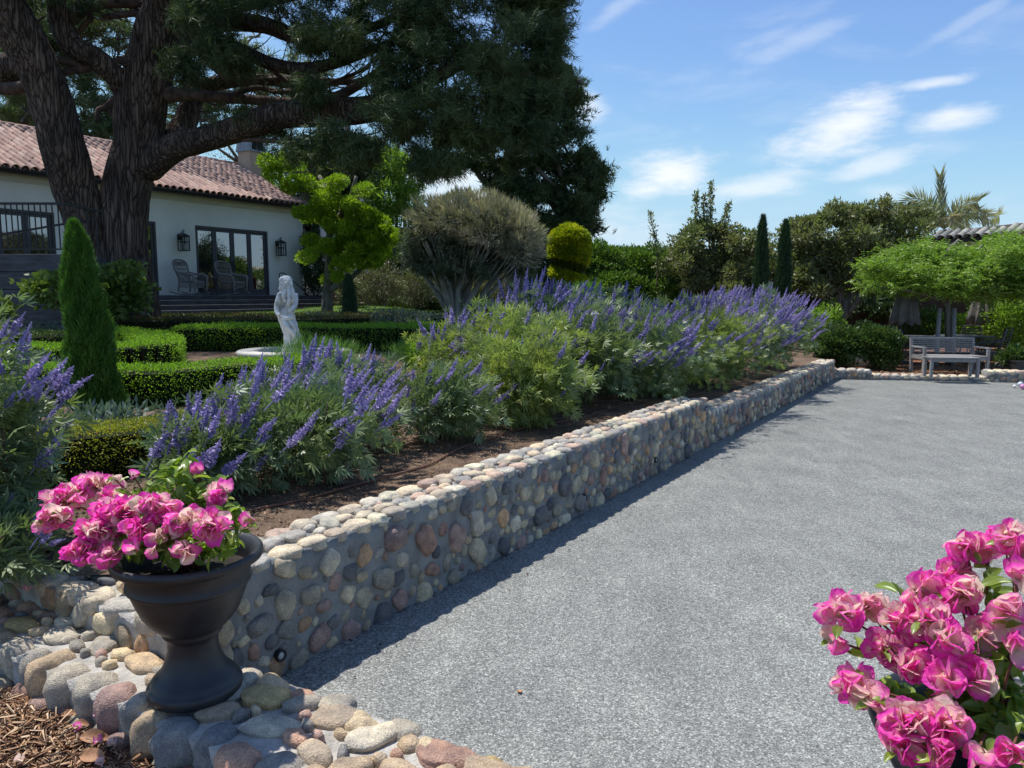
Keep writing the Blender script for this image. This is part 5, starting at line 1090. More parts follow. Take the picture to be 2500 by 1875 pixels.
# ------------------------------------------------------------------ right hand background trees
hd = thing('tall_leafy_hedge', 'tall bright green leafy hedge beyond the purple shrubs, left of the olive green trees', 'hedge', P3(1540, 740, 28))
tree_crown(hd, [pb(*a) for a in [(1470, 650, 28, 60, 55, 1.2, 9000), (1560, 655, 28, 70, 52, 1.2, 10000), (1640, 660, 28, 60, 52, 1.2, 8000), (1500, 700, 27, 90, 40, 1, 6000), (1600, 710, 27, 90, 40, 1, 6000), (1430, 640, 28, 30, 45, 1, 3000)]], 'hedge', .13, .45)
m = MB()
for u in range(1430, 1700, 30): m.tube([P3(u, 780, 28), P3(u+10, 690, 28), P3(u-8, 630, 28)], [.07, .05, .02], 6, 3)
m.build('stems', 'twig', hd, smooth=True)
def gtree(label, name, base, stems, blobs, mat, leaf, aspect=.4, jit=.6, bark='bark_grey', upb=.2, r0_=.12, cat='tree', lump=.3, shell=.35):
    t_ = thing(name, label, cat, base); m = MB()
    for s_ in stems: m.tube([base]+[P3(*q) for q in s_], [r0_, r0_*.7, r0_*.5, r0_*.3, r0_*.2][:len(s_)+1], 9, 5, amp=.06)
    m.build('trunk', bark, t_, smooth=True); tree_crown(t_, split([pb(*a) for a in blobs], 7, .48), mat, leaf, aspect, jit=jit, upb=upb, lump=lump, shell=shell); return t_
gtree('olive green tree with long pale shoots standing above it', 'olive_green_tree', P3(1745, 760, 26), [[(1760, 690, 26), (1780, 620, 26), (1800, 580, 26)], [(1730, 680, 26), (1700, 600, 26)], [(1750, 680, 26), (1745, 600, 26)]],
      [(1700, 600, 26, 60, 50, 1.4, 5200), (1770, 620, 26, 60, 60, 1.4, 5200), (1690, 680, 26, 70, 50, 1.4, 5200), (1720, 560, 26, 45, 30, 1.2, 2000), (1790, 580, 26, 45, 30, 1.2, 1500), (1760, 690, 25.5, 70, 40, 1.2, 4200), (1650, 650, 26, 40, 50, 1.2, 2600), (1830, 600, 26, 40, 40, 1.2, 1400), (1820, 680, 26, 45, 50, 1.2, 3000), (1880, 690, 26, 40, 50, 1.2, 2500), (1880, 600, 26.5, 40, 35, 1.2, 1000)], 'oliveg', .135)
for u, v0, v1, n, lab in [(1732, 450, 590, 330, 'tallest pale leafy shoot above the olive green tree'), (1697, 470, 590, 300, 'pale leafy shoot left of the tallest one'), (1716, 480, 580, 240, 'short pale shoot between the two tallest'), (1760, 498, 590, 240, 'pale leafy shoot leaning right of the tallest'), (1605, 520, 620, 160, 'lone pale shoot standing apart at left')]:
    t_ = thing('leafy_shoot', lab, 'plant', P3(u+4, v1, 26.2), 'pale shoots above the trees'); tt = rng.uniform(0, 1, n); ln = (v1-v0)*26/F; b0 = P3(u, v1, 26.2); lx = .25 if u == 1760 else (-.3 if u == 1605 else .0)
    MB().tube([b0-Z3*1.2, b0, b0+Vector((lx, 0, ln))], [.03, .02, .006], 5, 2).build('stem', 'twig', t_)
    P = np.stack([b0.x+lx*tt+rng.normal(size=n)*.10*(1.15-tt), b0.y+rng.normal(size=n)*.10, b0.z+tt*ln], 1); V, Fc = diamonds(P, unit(rng.normal(size=(n, 3))+np.array([0, 0, .8])), .15, .05, .1); put('foliage', fast('foliage', V, Fc), 'oliveg' if u != 1716 else 'olive', t_, kind='stuff')
gtree('dense olive green tree with a bare crooked trunk behind the boundary shrubs', 'olive_green_tree', P3(2040, 800, 24), [[(2060, 740, 24), (2035, 690, 24), (2010, 640, 24)], [(2080, 720, 24), (2120, 690, 24), (2170, 660, 24)], [(2050, 730, 24), (2070, 660, 24), (2090, 600, 24)], [(2090, 740, 23.6), (2100, 720, 23.6), (2140, 705, 23.6)]],
      [(1990, 580, 24, 70, 45, 1.4, 6000), (2060, 600, 24, 80, 60, 1.5, 7500), (1960, 650, 24, 60, 55, 1.4, 5200), (2040, 680, 24, 70, 45, 1.4, 5000), (2140, 560, 25, 70, 40, 1.4, 4800), (2200, 590, 25, 60, 45, 1.4, 4800), (2130, 630, 24.5, 70, 45, 1.4, 5200), (2035, 530, 24.5, 40, 30, 1.2, 1800), (2130, 520, 25, 35, 26, 1, 1300), (2220, 540, 25.5, 45, 30, 1, 1600), (1980, 700, 24, 60, 30, 1.2, 2600), (1940, 560, 25, 35, 30, 1, 1200), (2180, 520, 25, 35, 22, 1, 900), (2000, 535, 24, 22, 18, .6, 500), (2090, 515, 24, 18, 22, .6, 500), (2150, 500, 24.5, 16, 18, .6, 350), (1960, 545, 24, 20, 14, .6, 350), (2035, 505, 24, 12, 22, .5, 280), (2235, 515, 25, 18, 14, .6, 300)], 'oliveg', .135)
gtree('grey green shrubs in the shade under the olive green tree', 'understory_shrub', P3(1960, 830, 24.6), [[(1960, 780, 24.6)]], [(1960, 740, 24.6, 60, 40, 1, 3200), (2080, 740, 26, 70, 45, 1, 2500), (2160, 740, 27, 80, 45, 1, 3500), (1880, 740, 25, 60, 40, 1, 3000)], 'dark', .15, cat='shrub')
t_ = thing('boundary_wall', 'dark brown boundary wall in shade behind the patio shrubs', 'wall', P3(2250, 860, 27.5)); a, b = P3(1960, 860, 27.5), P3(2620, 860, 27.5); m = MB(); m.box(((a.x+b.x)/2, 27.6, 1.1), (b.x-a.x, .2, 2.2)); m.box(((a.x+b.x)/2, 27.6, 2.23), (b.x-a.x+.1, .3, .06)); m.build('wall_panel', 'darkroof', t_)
# feathery umbrella tree over the patio
um = thing('patio_shade_tree', 'flat topped light green tree with stakes over the patio tables', 'tree', P3(2300, 893, 20.2)); m = MB()
m.tube([P3(2318, 893, 20.2), P3(2315, 800, 20.2), P3(2312, 740, 20.2), P3(2300, 680, 20.2)], [.10, .085, .08, .06], 12, 5, amp=.06)
for q in [[(2312, 745), (2250, 690), (2180, 670), (2110, 655)], [(2312, 740), (2350, 690), (2420, 670), (2490, 650)], [(2305, 710), (2270, 640), (2240, 600)], [(2305, 700), (2330, 640), (2400, 600)], [(2312, 730), (2400, 710), (2500, 700)], [(2312, 735), (2220, 710), (2140, 700)], [(2300, 680), (2310, 620), (2340, 585)]]:
    m.tube([P3(u, v, 20.2+rnd.uniform(-.7, .7)) for u, v in q], [.06, .045, .03, .012][:len(q)], 8, 4)
m.build('trunk', 'bark_grey', um, smooth=True)
for u0, lab in ((2290, 'leaning wooden stake'), (2326, 'upright wooden stake')):
    MB().tube([P3(u0-6 if u0 < 2300 else u0, 900, 20.0), P3(u0+4, 752, 20.1)], [.06, .055], 10, 1).build('stake', 'teak', um, smooth=True)
def sprays(t_, blobs, mat, name='crown'):
    parts = []
    for c, r, n in split(blobs, 6, .5, 9):
        n = int(n*.8); P, D = blobpts(c, r, n, .3, .35); D = unit(D*np.array([1, 1, .1])+rng.normal(size=D.shape)*.5+np.array([0, 0, -.05])); S = unit(np.cross(D, np.array([0, 0, 1.])+rng.normal(size=D.shape)*.2))
        for j in range(5):
            base = P + D*(.06*j); 
            for s_ in (-1, 1):
                dd = unit(D*.5+S*s_-np.array([0, 0, .35])); parts.append(diamonds(base, dd, .09*rng.uniform(.8, 1.2, n), .034, .05))
    V, Fc = merge(parts); return put(name, fast(name, V, Fc), mat, t_, kind='stuff')
sprays(um, [pb(*a) for a in [(2300, 640, 20.2, 130, 35, 1.6, 1500), (2180, 665, 20.2, 80, 30, 1.4, 900), (2400, 630, 20.2, 120, 45, 1.6, 1700), (2480, 640, 20.2, 70, 60, 1.5, 1200), (2260, 680, 20, 110, 28, 1.5, 900), (2400, 690, 20, 110, 34, 1.5, 1300), (2130, 650, 20.2, 45, 18, .9, 240), (2150, 700, 19.8, 40, 10, 1, 120), (2240, 700, 19.8, 40, 12, 1, 150), (2450, 590, 20.5, 80, 25, 1.2, 700), (2320, 715, 19.6, 60, 12, 1, 160), (2250, 615, 20.3, 60, 24, 1, 450), (2500, 710, 19.8, 60, 36, 1.2, 600), (2560, 660, 20, 80, 70, 1.5, 900)]], 'feather' if False else 'bright')
# patio shrubs
for u, v, Y, ru, rv, n, mat, lab in [(2010, 790, 20.3, 45, 42, 3000, 'bright', 'yellow green bush behind the dark one at the wall corner'), (2045, 845, 19.2, 62, 48, 6500, 'mid', 'dark rounded bush at the corner of the long wall'), (2145, 845, 18.9, 52, 50, 5600, 'mid', 'rounded glossy bush standing left of the patio bench'), (2110, 820, 20, 40, 34, 2600, 'dark', 'dark bush behind the rounded glossy one'),
                                     (2330, 800, 24, 110, 40, 6500, 'bright', 'bright leafy bushes behind the patio tables'), (2470, 790, 21.5, 60, 60, 4200, 'bright', 'pale green bush at the right edge behind the chairs'), (2475, 872, 17.9, 38, 26, 1500, 'mid', 'small bush in the black planter at the right edge'), (2430, 760, 23, 60, 40, 2500, 'bright', 'light bush behind the right umbrella'), (2240, 790, 24, 60, 40, 2500, 'mid', 'green bush behind the left umbrella')]:
    k = Y/F; p = P3(u, v+rv, Y); bush(lab, 'patio_bush', p, (ru*k, ru*k*.7, rv*k), n, mat, .10, .5)
# palm
pl = thing('palm_tree', 'ragged palm rising behind the grey roof at right', 'palm', P3(2310, 760, 33)); MB().tube([P3(2310, 760, 33), P3(2308, 560, 33)], [.22, .18], 10, 1).build('trunk', 'bark_grey', pl, smooth=True)
for (u, v, ud, vd) in [(2230, 485, 2195, 505), (2205, 540, 2170, 560), (2296, 434, 2297, 440), (2385, 492, 2385, 495), (2400, 520, 2405, 530), (2420, 530, 2440, 525), (2250, 500, 2230, 540), (2270, 530, 2240, 580), (2350, 520, 2360, 560), (2330, 540, 2350, 570)]:
    a = P3(2305, 558, 33); b = P3(u, v, 33+rnd.uniform(-1, 1)); c = P3(ud, vd, 33+rnd.uniform(-1, 1)); path = catmull([a, a.lerp(b, .55)+Z3*.35*(0 if u == 2296 else 1), b, c], 8); P, D = [], []
    m = MB().tube(path, [.04, .03, .02, .01], 5, 1); V1 = np.array([tuple(q) for q in m.v]); F1 = np.array([f for f in m.f if len(f) == 4])
    for i in range(2, len(path)):
        d = (path[i]-path[i-1]).normalized(); s_ = d.cross(Vector((0, 1, .2))).normalized()
        for k in range(3):
            for sg in (-1, 1):
                P.append(path[i].lerp(path[i-1], k/3)); D.append(d*(.9 if u != 2296 else 2.5)+s_*sg-Z3*(.45 if u != 2296 else 0)+Vector((rnd.gauss(0, .1), rnd.gauss(0, .1), 0)))
    P, D = np.array(P), unit(np.array(D)); V, Fc = diamonds(P, D, rng.uniform(.45, .8, len(P)), .055, 0, .3); V, Fc = merge([(V, Fc), (V1, F1)]); put('frond', fast('frond', V, Fc), 'palm', pl)
# distant belt of trees closing the horizon
for i, (u, v, ru, rv, lab) in enumerate([(1130, 690, 150, 70, 'distant dark trees glimpsed through the grey crowned tree'), (1010, 640, 90, 60, 'distant dark trees behind the feathery green tree'), (1480, 700, 160, 60, 'distant trees behind the tall leafy hedge'), (1900, 700, 200, 80, 'distant trees behind the two slim cypresses'), (2280, 720, 240, 80, 'distant trees behind the patio'), (700, 700, 160, 60, 'distant trees behind the stucco house')]):
    Y = 46; t_ = thing('distant_trees', lab, 'trees', P3(u, v+rv, Y)); tree_crown(t_, [pb(u, v, Y, ru, rv, 1.5, 5000), pb(u-ru*.5, v-rv*.3, Y, ru*.5, rv*.6, 1.2, 2000), pb(u+ru*.5, v-rv*.2, Y, ru*.5, rv*.6, 1.2, 2000)], 'dark', .5, .5)
    MB().tube([P3(u, v+rv, Y)-Z3, P3(u, v, Y)], [.3, .2], 8, 1).build('trunk', 'bark_grey', t_)
# trees beyond the right edge, mirrored in the house windows and closing the garden
for i, (x, y, hgt) in enumerate([(19, 24, 3.2), (17, 28, 3.8), (24, 29, 4.5), (22, 34, 4.5), (28, 24, 3.5), (14, 31, 3.6)]):
    p = Vector((x, y, .0)); u = 1250+F*x/y
    if u < 2600 and i != 5: continue
    t_ = thing('boundary_tree', 'green boundary tree beyond the patio', 'tree', p, 'boundary trees beyond the right edge'); MB().tube([p, p+Z3*hgt*.5], [.15, .1], 8, 1).build('trunk', 'bark_grey', t_)
    P, D = blobpts((x, y, hgt*.6), (2.2, 2.2, hgt*.45), 5000, .5, .25); V, Fc = diamonds(P, unit(D+rng.normal(size=D.shape)*.5), .2, .09, .1); put('crown', fast('crown', V, Fc), 'hedge', t_, kind='stuff')
# ------------------------------------------------------------------ house
HO = Vector((-9.13, 28.4, EYE)); HN = -G3          # outward (towards the court)
HM = Matrix((W3, HN, Z3)).transposed()
def HW(t, o, z): return HO + W3*t + HN*o + Z3*z
def hb(mb_, t0, t1, o0, o1, z0, z1): mb_.box(HW((t0+t1)/2, (o0+o1)/2, (z0+z1)/2), (t1-t0, o1-o0, z1-z0), HM); return mb_
house = thing('stucco_house', 'single storey cream stucco house with terracotta roof behind the giant pine', 'house', HW(-5, -2, -.9))
EZ = 3.36; DH = 2.36; TR, TL = 1.66, -15.0
m = MB()
hb(m, TL, -11.2, -.3, 0, -1.6, EZ); hb(m, -11.2, -7.6, -.3, 0, DH, EZ); hb(m, -11.2, -7.6, -.3, 0, -1.6, 0); hb(m, -7.6, -6.15, -.3, 0, -1.6, EZ); hb(m, -6.15, -4.47, -.3, 0, DH, EZ); hb(m, -6.15, -4.47, -.3, 0, -1.6, 0)
hb(m, -4.47, -3.05, -.3, 0, -1.6, EZ); hb(m, -3.05, 0, -.3, 0, DH, EZ); hb(m, -3.05, 0, -.3, 0, -1.6, 0); hb(m, 0, TR, -.3, 0, -1.6, EZ)
m.quad(HW(TR, -.3, -1.6), HW(TR, -8.4, -1.6), HW(TR, -8.4, EZ), HW(TR, -4.2, EZ+1.85), HW(TR, -.3, EZ)); hb(m, TL, TR-.01, -8.4, -8.1, -1.6, EZ)
m.build('wall', 'stucco', house)
m = MB(); hb(m, TL, TR+.06, .002, .06, EZ-.22, EZ-.12); hb(m, TL, TR+.10, .002, .11, EZ-.118, EZ-.03); hb(m, TL, TR+.03, .002, .03, EZ-.27, EZ-.222); m.build('cornice', 'cream_trim', house)
m = MB(); m.tube([HW(TL, .42, EZ+.02), HW(TR+.32, .42, EZ+.02)], .055, 10, 1); m.build('gutter', 'iron', house, smooth=True)
m = MB(); m.tube([HW(TR+.2, .40, EZ), HW(TR+.16, .3, EZ-.15), HW(TR+.04, .06, EZ-.35), HW(TR+.04, .06, -.9)], .035, 8, 4); m.build('downspout', 'iron', house, smooth=True)
# roof
RD, RR_ = 4.2, 1.98; e0, z0 = .42, EZ+.06; slope = math.atan2(RR_, RD+e0); SL = math.hypot(RD+e0, RR_)
RT = TR+.34
m = MB(); m.quad(HW(TL, e0, z0-.04), HW(RT, e0, z0-.04), HW(RT, -RD, z0+RR_-.04), HW(TL, -RD, z0+RR_-.04)); m.quad(HW(TL, e0, z0-.16), HW(TL, -RD, z0+RR_-.16), HW(RT, -RD, z0+RR_-.16), HW(RT, e0, z0-.16))
m.quad(HW(TL, e0, z0-.16), HW(RT, e0, z0-.16), HW(RT, e0, z0-.04), HW(TL, e0, z0-.04)); m.quad(HW(RT, e0, z0-.16), HW(RT, -RD, z0+RR_-.16), HW(RT, -RD, z0+RR_-.04), HW(RT, e0, z0-.04))
m.quad(HW(RT, -RD, z0+RR_-.16), HW(RT, -2*RD-.4, z0-.16), HW(RT, -2*RD-.4, z0-.04), HW(RT, -RD, z0+RR_-.04)); m.quad(HW(TL, -RD, z0+RR_-.04), HW(RT, -RD, z0+RR_-.04), HW(RT, -2*RD-.4, z0-.04), HW(TL, -2*RD-.4, z0-.04))
m.build('roof', 'darkroof', house)
def tile_mesh(L, r, up=True, seg=8):
    V = []; Fq = []
    for z_, (y, rr) in enumerate(((0, r), (L, r*.82))):
        for th in (1.0, .86):
            for k in range(seg+1): a = math.pi*k/seg; V.append((rr*th*math.cos(a), y, rr*th*math.sin(a)*1.05))
    n = seg+1
    for k in range(seg): Fq.append((k, k+1, 2*n+k+1, 2*n+k)); Fq.append((n+k, 3*n+k, 3*n+k+1, n+k+1)); Fq.append((k, n+k, n+k+1, k+1))
    me = bpy.data.meshes.new('roof_tile'); me.from_pydata(V, [], Fq); me.polygons.foreach_set('use_smooth', [False]*len(Fq)); return me
TM = tile_mesh(.44, .115); TM.materials.append(Mt['tile'])
upd = (W3*0 - HN*math.cos(slope) + Z3*math.sin(slope)).normalized(); nrmr = W3.cross(upd).normalized(); 
if nrmr.z < 0: nrmr = -nrmr
tiles = []
nx = int((RT-TL)/.245)
for i in range(nx):
    for j in range(int(SL/.36)+1):
        s_ = j*.36-.06; p = HW(TL+.12+i*.245, e0, z0) + upd*s_ + nrmr*(.0+rnd.uniform(0, .01)) + W3*rnd.uniform(-.008, .008)
        M = Matrix((W3, upd, nrmr)).transposed() @ Matrix.Rotation(rnd.gauss(0, .02), 3, 'Z') @ Matrix.Rotation(.055, 3, 'X'); tiles.append((p, M))
    p = HW(TL+.12+i*.245, -RD, z0+RR_)
def part_tiles(parent, tiles, me, mat, limit=290, name='roof_tile', w=None):
    tiles = sorted(tiles, key=lambda q: -(1 if (0 < 1250+F*q[0].x/q[0].y < 2500) else 0)*1000 + (q[0]-Vector((0, 0, 2))).length)
    co = np.empty(len(me.vertices)*3); me.vertices.foreach_get('co', co); co = co.reshape(-1, 3); f = np.empty(len(me.polygons)*4, dtype=np.int32); me.loops.foreach_get('vertex_index', f); f = f.reshape(-1, 4); rest = []
    for i, (p, M) in enumerate(tiles):
        if i < limit: M4 = M.to_4x4(); M4.translation = p; kid(name, me, parent, M4, Vector(parent['_w']))
        else: rest.append((co @ np.array(M).T + np.array(p), f))
    if rest: V, Fc = merge(rest); put('roof_tiles', fast('roof_tiles', V, Fc), mat, parent, kind='stuff')
part_tiles(house, tiles, TM, 'tile', 298)
m = MB(); x = TL
while x < RT: m.tube([HW(x, -RD, z0+RR_+.02), HW(x+.45, -RD, z0+RR_+.05)], [.125, .11], 10, 1); x += .4
m.build('ridge_tiles', 'tile', house, kind='stuff')
# chimney
ch = house
m = MB(); hb(m, 2.02, 2.78, -4.1, -3.35, -1, 6.0); m.build('chimney', 'tan', house)
m = MB(); N_ = 14; r = .42
for k in range(N_):
    a0, a1 = math.pi*k/N_, math.pi*(k+1)/N_
    for (ra, rb) in ((r, r),): m.quad(HW(2.4+r*math.cos(a0), -3.29, 6.01+r*math.sin(a0)*1.75), HW(2.4+r*math.cos(a1), -3.29, 6.01+r*math.sin(a1)*1.75), HW(2.4+r*math.cos(a1), -4.15, 6.01+r*math.sin(a1)*1.75), HW(2.4+r*math.cos(a0), -4.15, 6.01+r*math.sin(a0)*1.75))
    for o_ in (-3.29, -4.15): m.quad(HW(2.4+r*math.cos(a0), o_, 6.01+r*math.sin(a0)*1.75), HW(2.4+r*math.cos(a1), o_, 6.01+r*math.sin(a1)*1.75), HW(2.4+(r-.1)*math.cos(a1), o_, 6.01+(r-.1)*math.sin(a1)*1.75), HW(2.4+(r-.1)*math.cos(a0), o_, 6.01+(r-.1)*math.sin(a0)*1.75))
hb(m, 1.96, 2.84, -4.17, -3.28, 5.95, 6.01); m.build('chimney_hood', 'grey_metal', house)
m = MB(); 
for k in range(-6, 7):
    for sg in (-1, 1):
        a_ = []
        for t in np.linspace(-1, 1, 24):
            xx = t*.33; zz = (k*.13 + sg*t*.33+.35)
            if 0 < zz < .7*math.sqrt(max(0, 1-(xx/.34)**2)): a_.append(HW(2.4+xx, -3.31, 6.01+zz))
        if len(a_) > 1: m.bar(a_[0], a_[-1], .018)
m.build('chimney_mesh', 'iron', house); m = MB(); hb(m, 2.06, 2.74, -3.85, -3.8, 6.02, 6.6); m.build('chimney_shade_sheet', 'core', house)  # last box is a near-black sheet painted as the hood's inner shade
# doors and windows
def door(t0, t1, n, parent, handles=(), muntins=False, curtain=False):
    wd = (t1-t0)
    fr = MB(); hb(fr, t0, t1, -.16, -.02, DH-.07, DH-.003); hb(fr, t0, t0+.06, -.16, -.02, .0, DH-.07); hb(fr, t1-.06, t1, -.16, -.02, 0, DH-.07); hb(fr, t0+.06, t1-.06, -.16, -.04, 0.0, .05)
    f_ = fr.build('door_frame', 'frame', parent)
    pw = (wd-.12)/n
    for i in range(n):
        a = t0+.06+i*pw; b = a+pw; l = MB(); s_ = .085; z1 = DH-.075
        hb(l, a+.004, b-.004, -.13, -.07, z1-s_, z1); hb(l, a+.004, b-.004, -.13, -.07, .055, .055+s_*1.9); hb(l, a+.004, a+s_, -.13, -.07, .055+s_*1.9, z1-s_); hb(l, b-s_, b-.004, -.13, -.07, .055+s_*1.9, z1-s_)
        if muntins:
            for k in range(1, 5): zz = .22+k*(z1-.3)/5; hb(l, a+s_, b-s_, -.115, -.085, zz-.012, zz+.012)
        lf = l.build('door_leaf', 'frame', parent)
        g_ = MB(); hb(g_, a+s_-.01, b-s_+.01, -.104, -.098, .055+s_*1.85, z1-s_+.01); g_.build('pane', 'glass', lf)
        if i in handles:
            h_ = MB(); tt = b-.045 if i == handles[0] else a+.045; hb(h_, tt-.012, tt+.012, -.07, -.045, .85, 1.2); h_.build('handle', 'iron', lf)
for i_ in (0,):
    door(-3.05, 0, 4, house, handles=(1, 2))
    door(-6.15, -4.47, 2, house, muntins=True)
    door(-11.2, -7.6, 5, house)
# lanterns
def lantern():
    t_ = thing('wall_lantern', 'black iron lantern', 'lantern', (0, 0, 0), 'lanterns on the house wall', local=True)
    f = MB(); w_, h_ = .125, .46
    for sx_ in (-1, 1):
        for sy_ in (-1, 1): f.box((sx_*w_, .22+sy_*w_, 0), (.025, .025, h_))
        f.box((sx_*w_, .22, 0), (.014, .014, h_)); f.box((0, .22+sx_*w_, 0), (.014, .014, h_)); 
    for zz in (-h_/2, .05, h_/2):
        for sx_ in (-1, 1): f.box((sx_*w_, .22, zz), (.022, 2*w_, .022)); f.box((0, .22+sx_*w_, zz), (2*w_, .022, .022))
    for sx_ in (-.5, .5): f.box((sx_*w_*1.3, .22+w_, 0), (.012, .012, h_))
    f.build('cage', 'iron', t_)
    r_ = MB(); a = w_+.04; z_ = h_/2+.012
    P = [(-a, .22-a, z_), (a, .22-a, z_), (a, .22+a, z_), (-a, .22+a, z_)]; 
    for k in range(4): r_.quad(P[k], P[(k+1) % 4], (0, .22, z_+.12))
    r_.quad(*P); r_.build('cap', 'iron', t_)
    MB().tube([(0, .22, z_+.1), (0.04, .22, z_+.16), (0, .22, z_+.21), (-.04, .22, z_+.16), (0, .1, z_+.12), (0, 0, z_+.05)], .012, 6, 4).build('hook', 'iron', t_, smooth=True)
    MB().box((0, .01, z_-.02), (.16, .02, .2)).build('back_plate', 'iron', t_)
    MB().tube([(0, .22, -h_/2), (0, .22, -.04)], [.045, .045], 10, 1).build('candle', 'lglass', t_, smooth=True)
    return t_
l1 = lantern(); l1.location = HW(-3.65, 0, 1.70); l1.rotation_euler = (0, 0, math.atan2(HN.y, HN.x)-math.pi/2); l1['label'] = 'black iron lantern on the wall between the tall window and the French doors'
l2 = copy_tree(l1); l2.location = HW(.42, 0, 1.72); l2['label'] = 'black iron lantern on the wall right of the French doors'
# deck, steps
dk = thing('deck_steps', 'charcoal board deck with four long steps below the French doors', 'deck', HW(-2, 1, -.6))
for k in range(5):
    a = MB(); o1 = 1.75 + .36*k; hb(a, -8-.0*k, 1.95+.22*k+(.42 if k > 0 else 0)+(.3 if k > 2 else 0), .003 if k == 0 else o1-.36-.02, o1, -.15*k-.148 if k < 4 else -.9, -.15*k-.003*(k == 0)); a.build('step' if k else 'deck_top', 'deck', dk, bevel=.012)
# hand rail at the corner
hr = thing('iron_handrail', 'black iron handrail with scrolled end beside the house corner steps', 'handrail', HW(.9, 1.2, 0))
q0 = P3(686, 672, 27.6); q1 = P3(748, 716, 28.8); MB().tube([q0+Vector((-.05, 0, -.1)), q0+Vector((-.06, 0, .04)), q0+Vector((.08, 0, .08)), q0+Vector((.25, .05, -.05)), q1, q1+Vector((.04, 0, -.12)), q1+Vector((-.08, 0, -.1))], .018, 8, 5).build('rail', 'iron', hr, smooth=True)
for q in (q0+Vector((.2, .05, -.03)), q1): MB().tube([q, Vector((q.x, q.y, EYE-.01))], .014, 6, 1).build('post', 'iron', hr)
# rocking chairs
def rocker():
    t_ = thing('wicker_rocking_chair', 'grey wicker rocking chair', 'rocking chair', (0, 0, 0), 'wicker rocking chairs on the deck', local=True)
    # x right, y forward (the way a sitter looks), seat height .42
    s = MB(); s.box((0, .02, .42), (.56, .52, .07)); s.build('seat', 'wicker', t_, bevel=.03)
    k = MB()
    for i in range(13):
        x = -.27+i*.045; top = .40-.11*math.cos(x/.27*1.3); k.bar((x, .285, .40), (x, .285, .30-.10*(x/.27)**2*-1-.08), .018)
    for sg in (-1, 1):
        for i in range(11): y = -.24+i*.05; k.bar((sg*.285, y, .40), (sg*.285, y, .22+.10*abs(y)), .018)
    k.tube([(-.28, .285, .12), (-.24, .285, .2), (0, .285, .26), (.24, .285, .2), (.28, .285, .12)], .017, 6, 4); k.build('skirt', 'wicker', t_)
    b = MB(); tilt = lambda x, z: (x, -.25-(z-.42)*.28, z)
    out = [tilt(-.26, .42), tilt(-.28, .62), tilt(-.33, .82), tilt(-.34, 1.0), tilt(-.24, 1.10), tilt(0, 1.13), tilt(.24, 1.10), tilt(.34, 1.0), tilt(.33, .82), tilt(.28, .62), tilt(.26, .42)]
    b.tube(out, .03, 8, 4); b.build('back_frame', 'wicker', t_, smooth=True)
    lat = MB()
    for z in (.50, .56, .62, .70, .74, .82, .86, .94, .98, 1.02, 1.06):
        w_ = np.interp(z, [.42, .62, .82, 1.0, 1.10], [.26, .28, .33, .33, .22]); lat.tube([tilt(-w_, z), (0, tilt(0, z)[1]-.05, z), tilt(w_, z)], .012 if z < .95 else .02, 5, 4)
    for x in np.linspace(-.22, .22, 7): lat.tube([tilt(x, .42), (x*1.1, tilt(0, .75)[1]-.04, .75), tilt(x*1.2, 1.08)], .012, 5, 3)
    lat.build('woven_back', 'wicker', t_)
    for sg in (-1, 1):
        MB().tube([(sg*.32, -.33, .74), (sg*.35, -.1, .68), (sg*.36, .15, .66), (sg*.35, .30, .60), (sg*.31, .32, .40), (sg*.30, .31, .10)], [.03, .035, .04, .038, .032, .025], 8, 5).build('armrest', 'wicker', t_, smooth=True)
        kk = MB()
        for i in range(9): y = -.28+i*.065; kk.bar((sg*.34, y, .67), (sg*.29, y, .42), .014)
        kk.build('side_lattice', 'wicker', t_)
        MB().tube([(sg*.29, -.26, .42), (sg*.29, -.30, .1)], [.025, .022], 8, 1).build('leg', 'wicker', t_, smooth=True)
        MB().tube([(sg*.29, -.62, .11), (sg*.29, -.3, .04), (sg*.29, 0, .022), (sg*.29, .3, .05), (sg*.29, .45, .09)], .022, 8, 5).build('rocker', 'wicker', t_, smooth=True)
    return t_
ang = math.atan2(HN.y, HN.x)-math.pi/2
r1 = rocker(); r1.location = HW(-3.85, .85, .0); r1.rotation_euler = (0, 0, ang+.35); r1.scale = (1.02,)*3; r1['label'] = 'grey wicker rocking chair on the deck, the left one, in front of the bare wall'
r2 = copy_tree(r1); r2.location = HW(-2.35, .95, .0); r2.rotation_euler = (0, 0, ang+.2); r2['label'] = 'grey wicker rocking chair in front of the French doors, right of the small table'
tb = thing('wicker_side_table', 'small dark wicker side table between the two rocking chairs', 'side table', HW(-3.15, .75, 0))
m = MB(); 
def tq(x, y, z): return HW(-3.1+x, .6+y, z)
m.box(tq(0, 0, .56), (.6, .42, .05), HM); m.build('table_top', 'darkwicker', tb, bevel=.015)
for sx_ in (-1, 1):
    for sy_ in (-1, 1): MB().tube([tq(sx_*.24, sy_*.16, .54), tq(sx_*.2, sy_*.14, .25), tq(sx_*.27, sy_*.18, 0)], .022, 8, 4).build('leg', 'darkwicker', tb, smooth=True)
m = MB().box(tq(0, 0, .2), (.44, .3, .03), HM); m.build('shelf', 'darkwicker', tb)
m = MB()
for i in range(7): m.tube([tq(-.22+i*.073, .19, .53), tq(-.22+i*.073, .17, .4+.0*i)], .01, 5, 1)
m.tube([tq(-.24, .18, .3), tq(-.1, .18, .46), tq(.1, .18, .46), tq(.24, .18, .3)], .015, 6, 4); m.build('apron', 'darkwicker', tb)
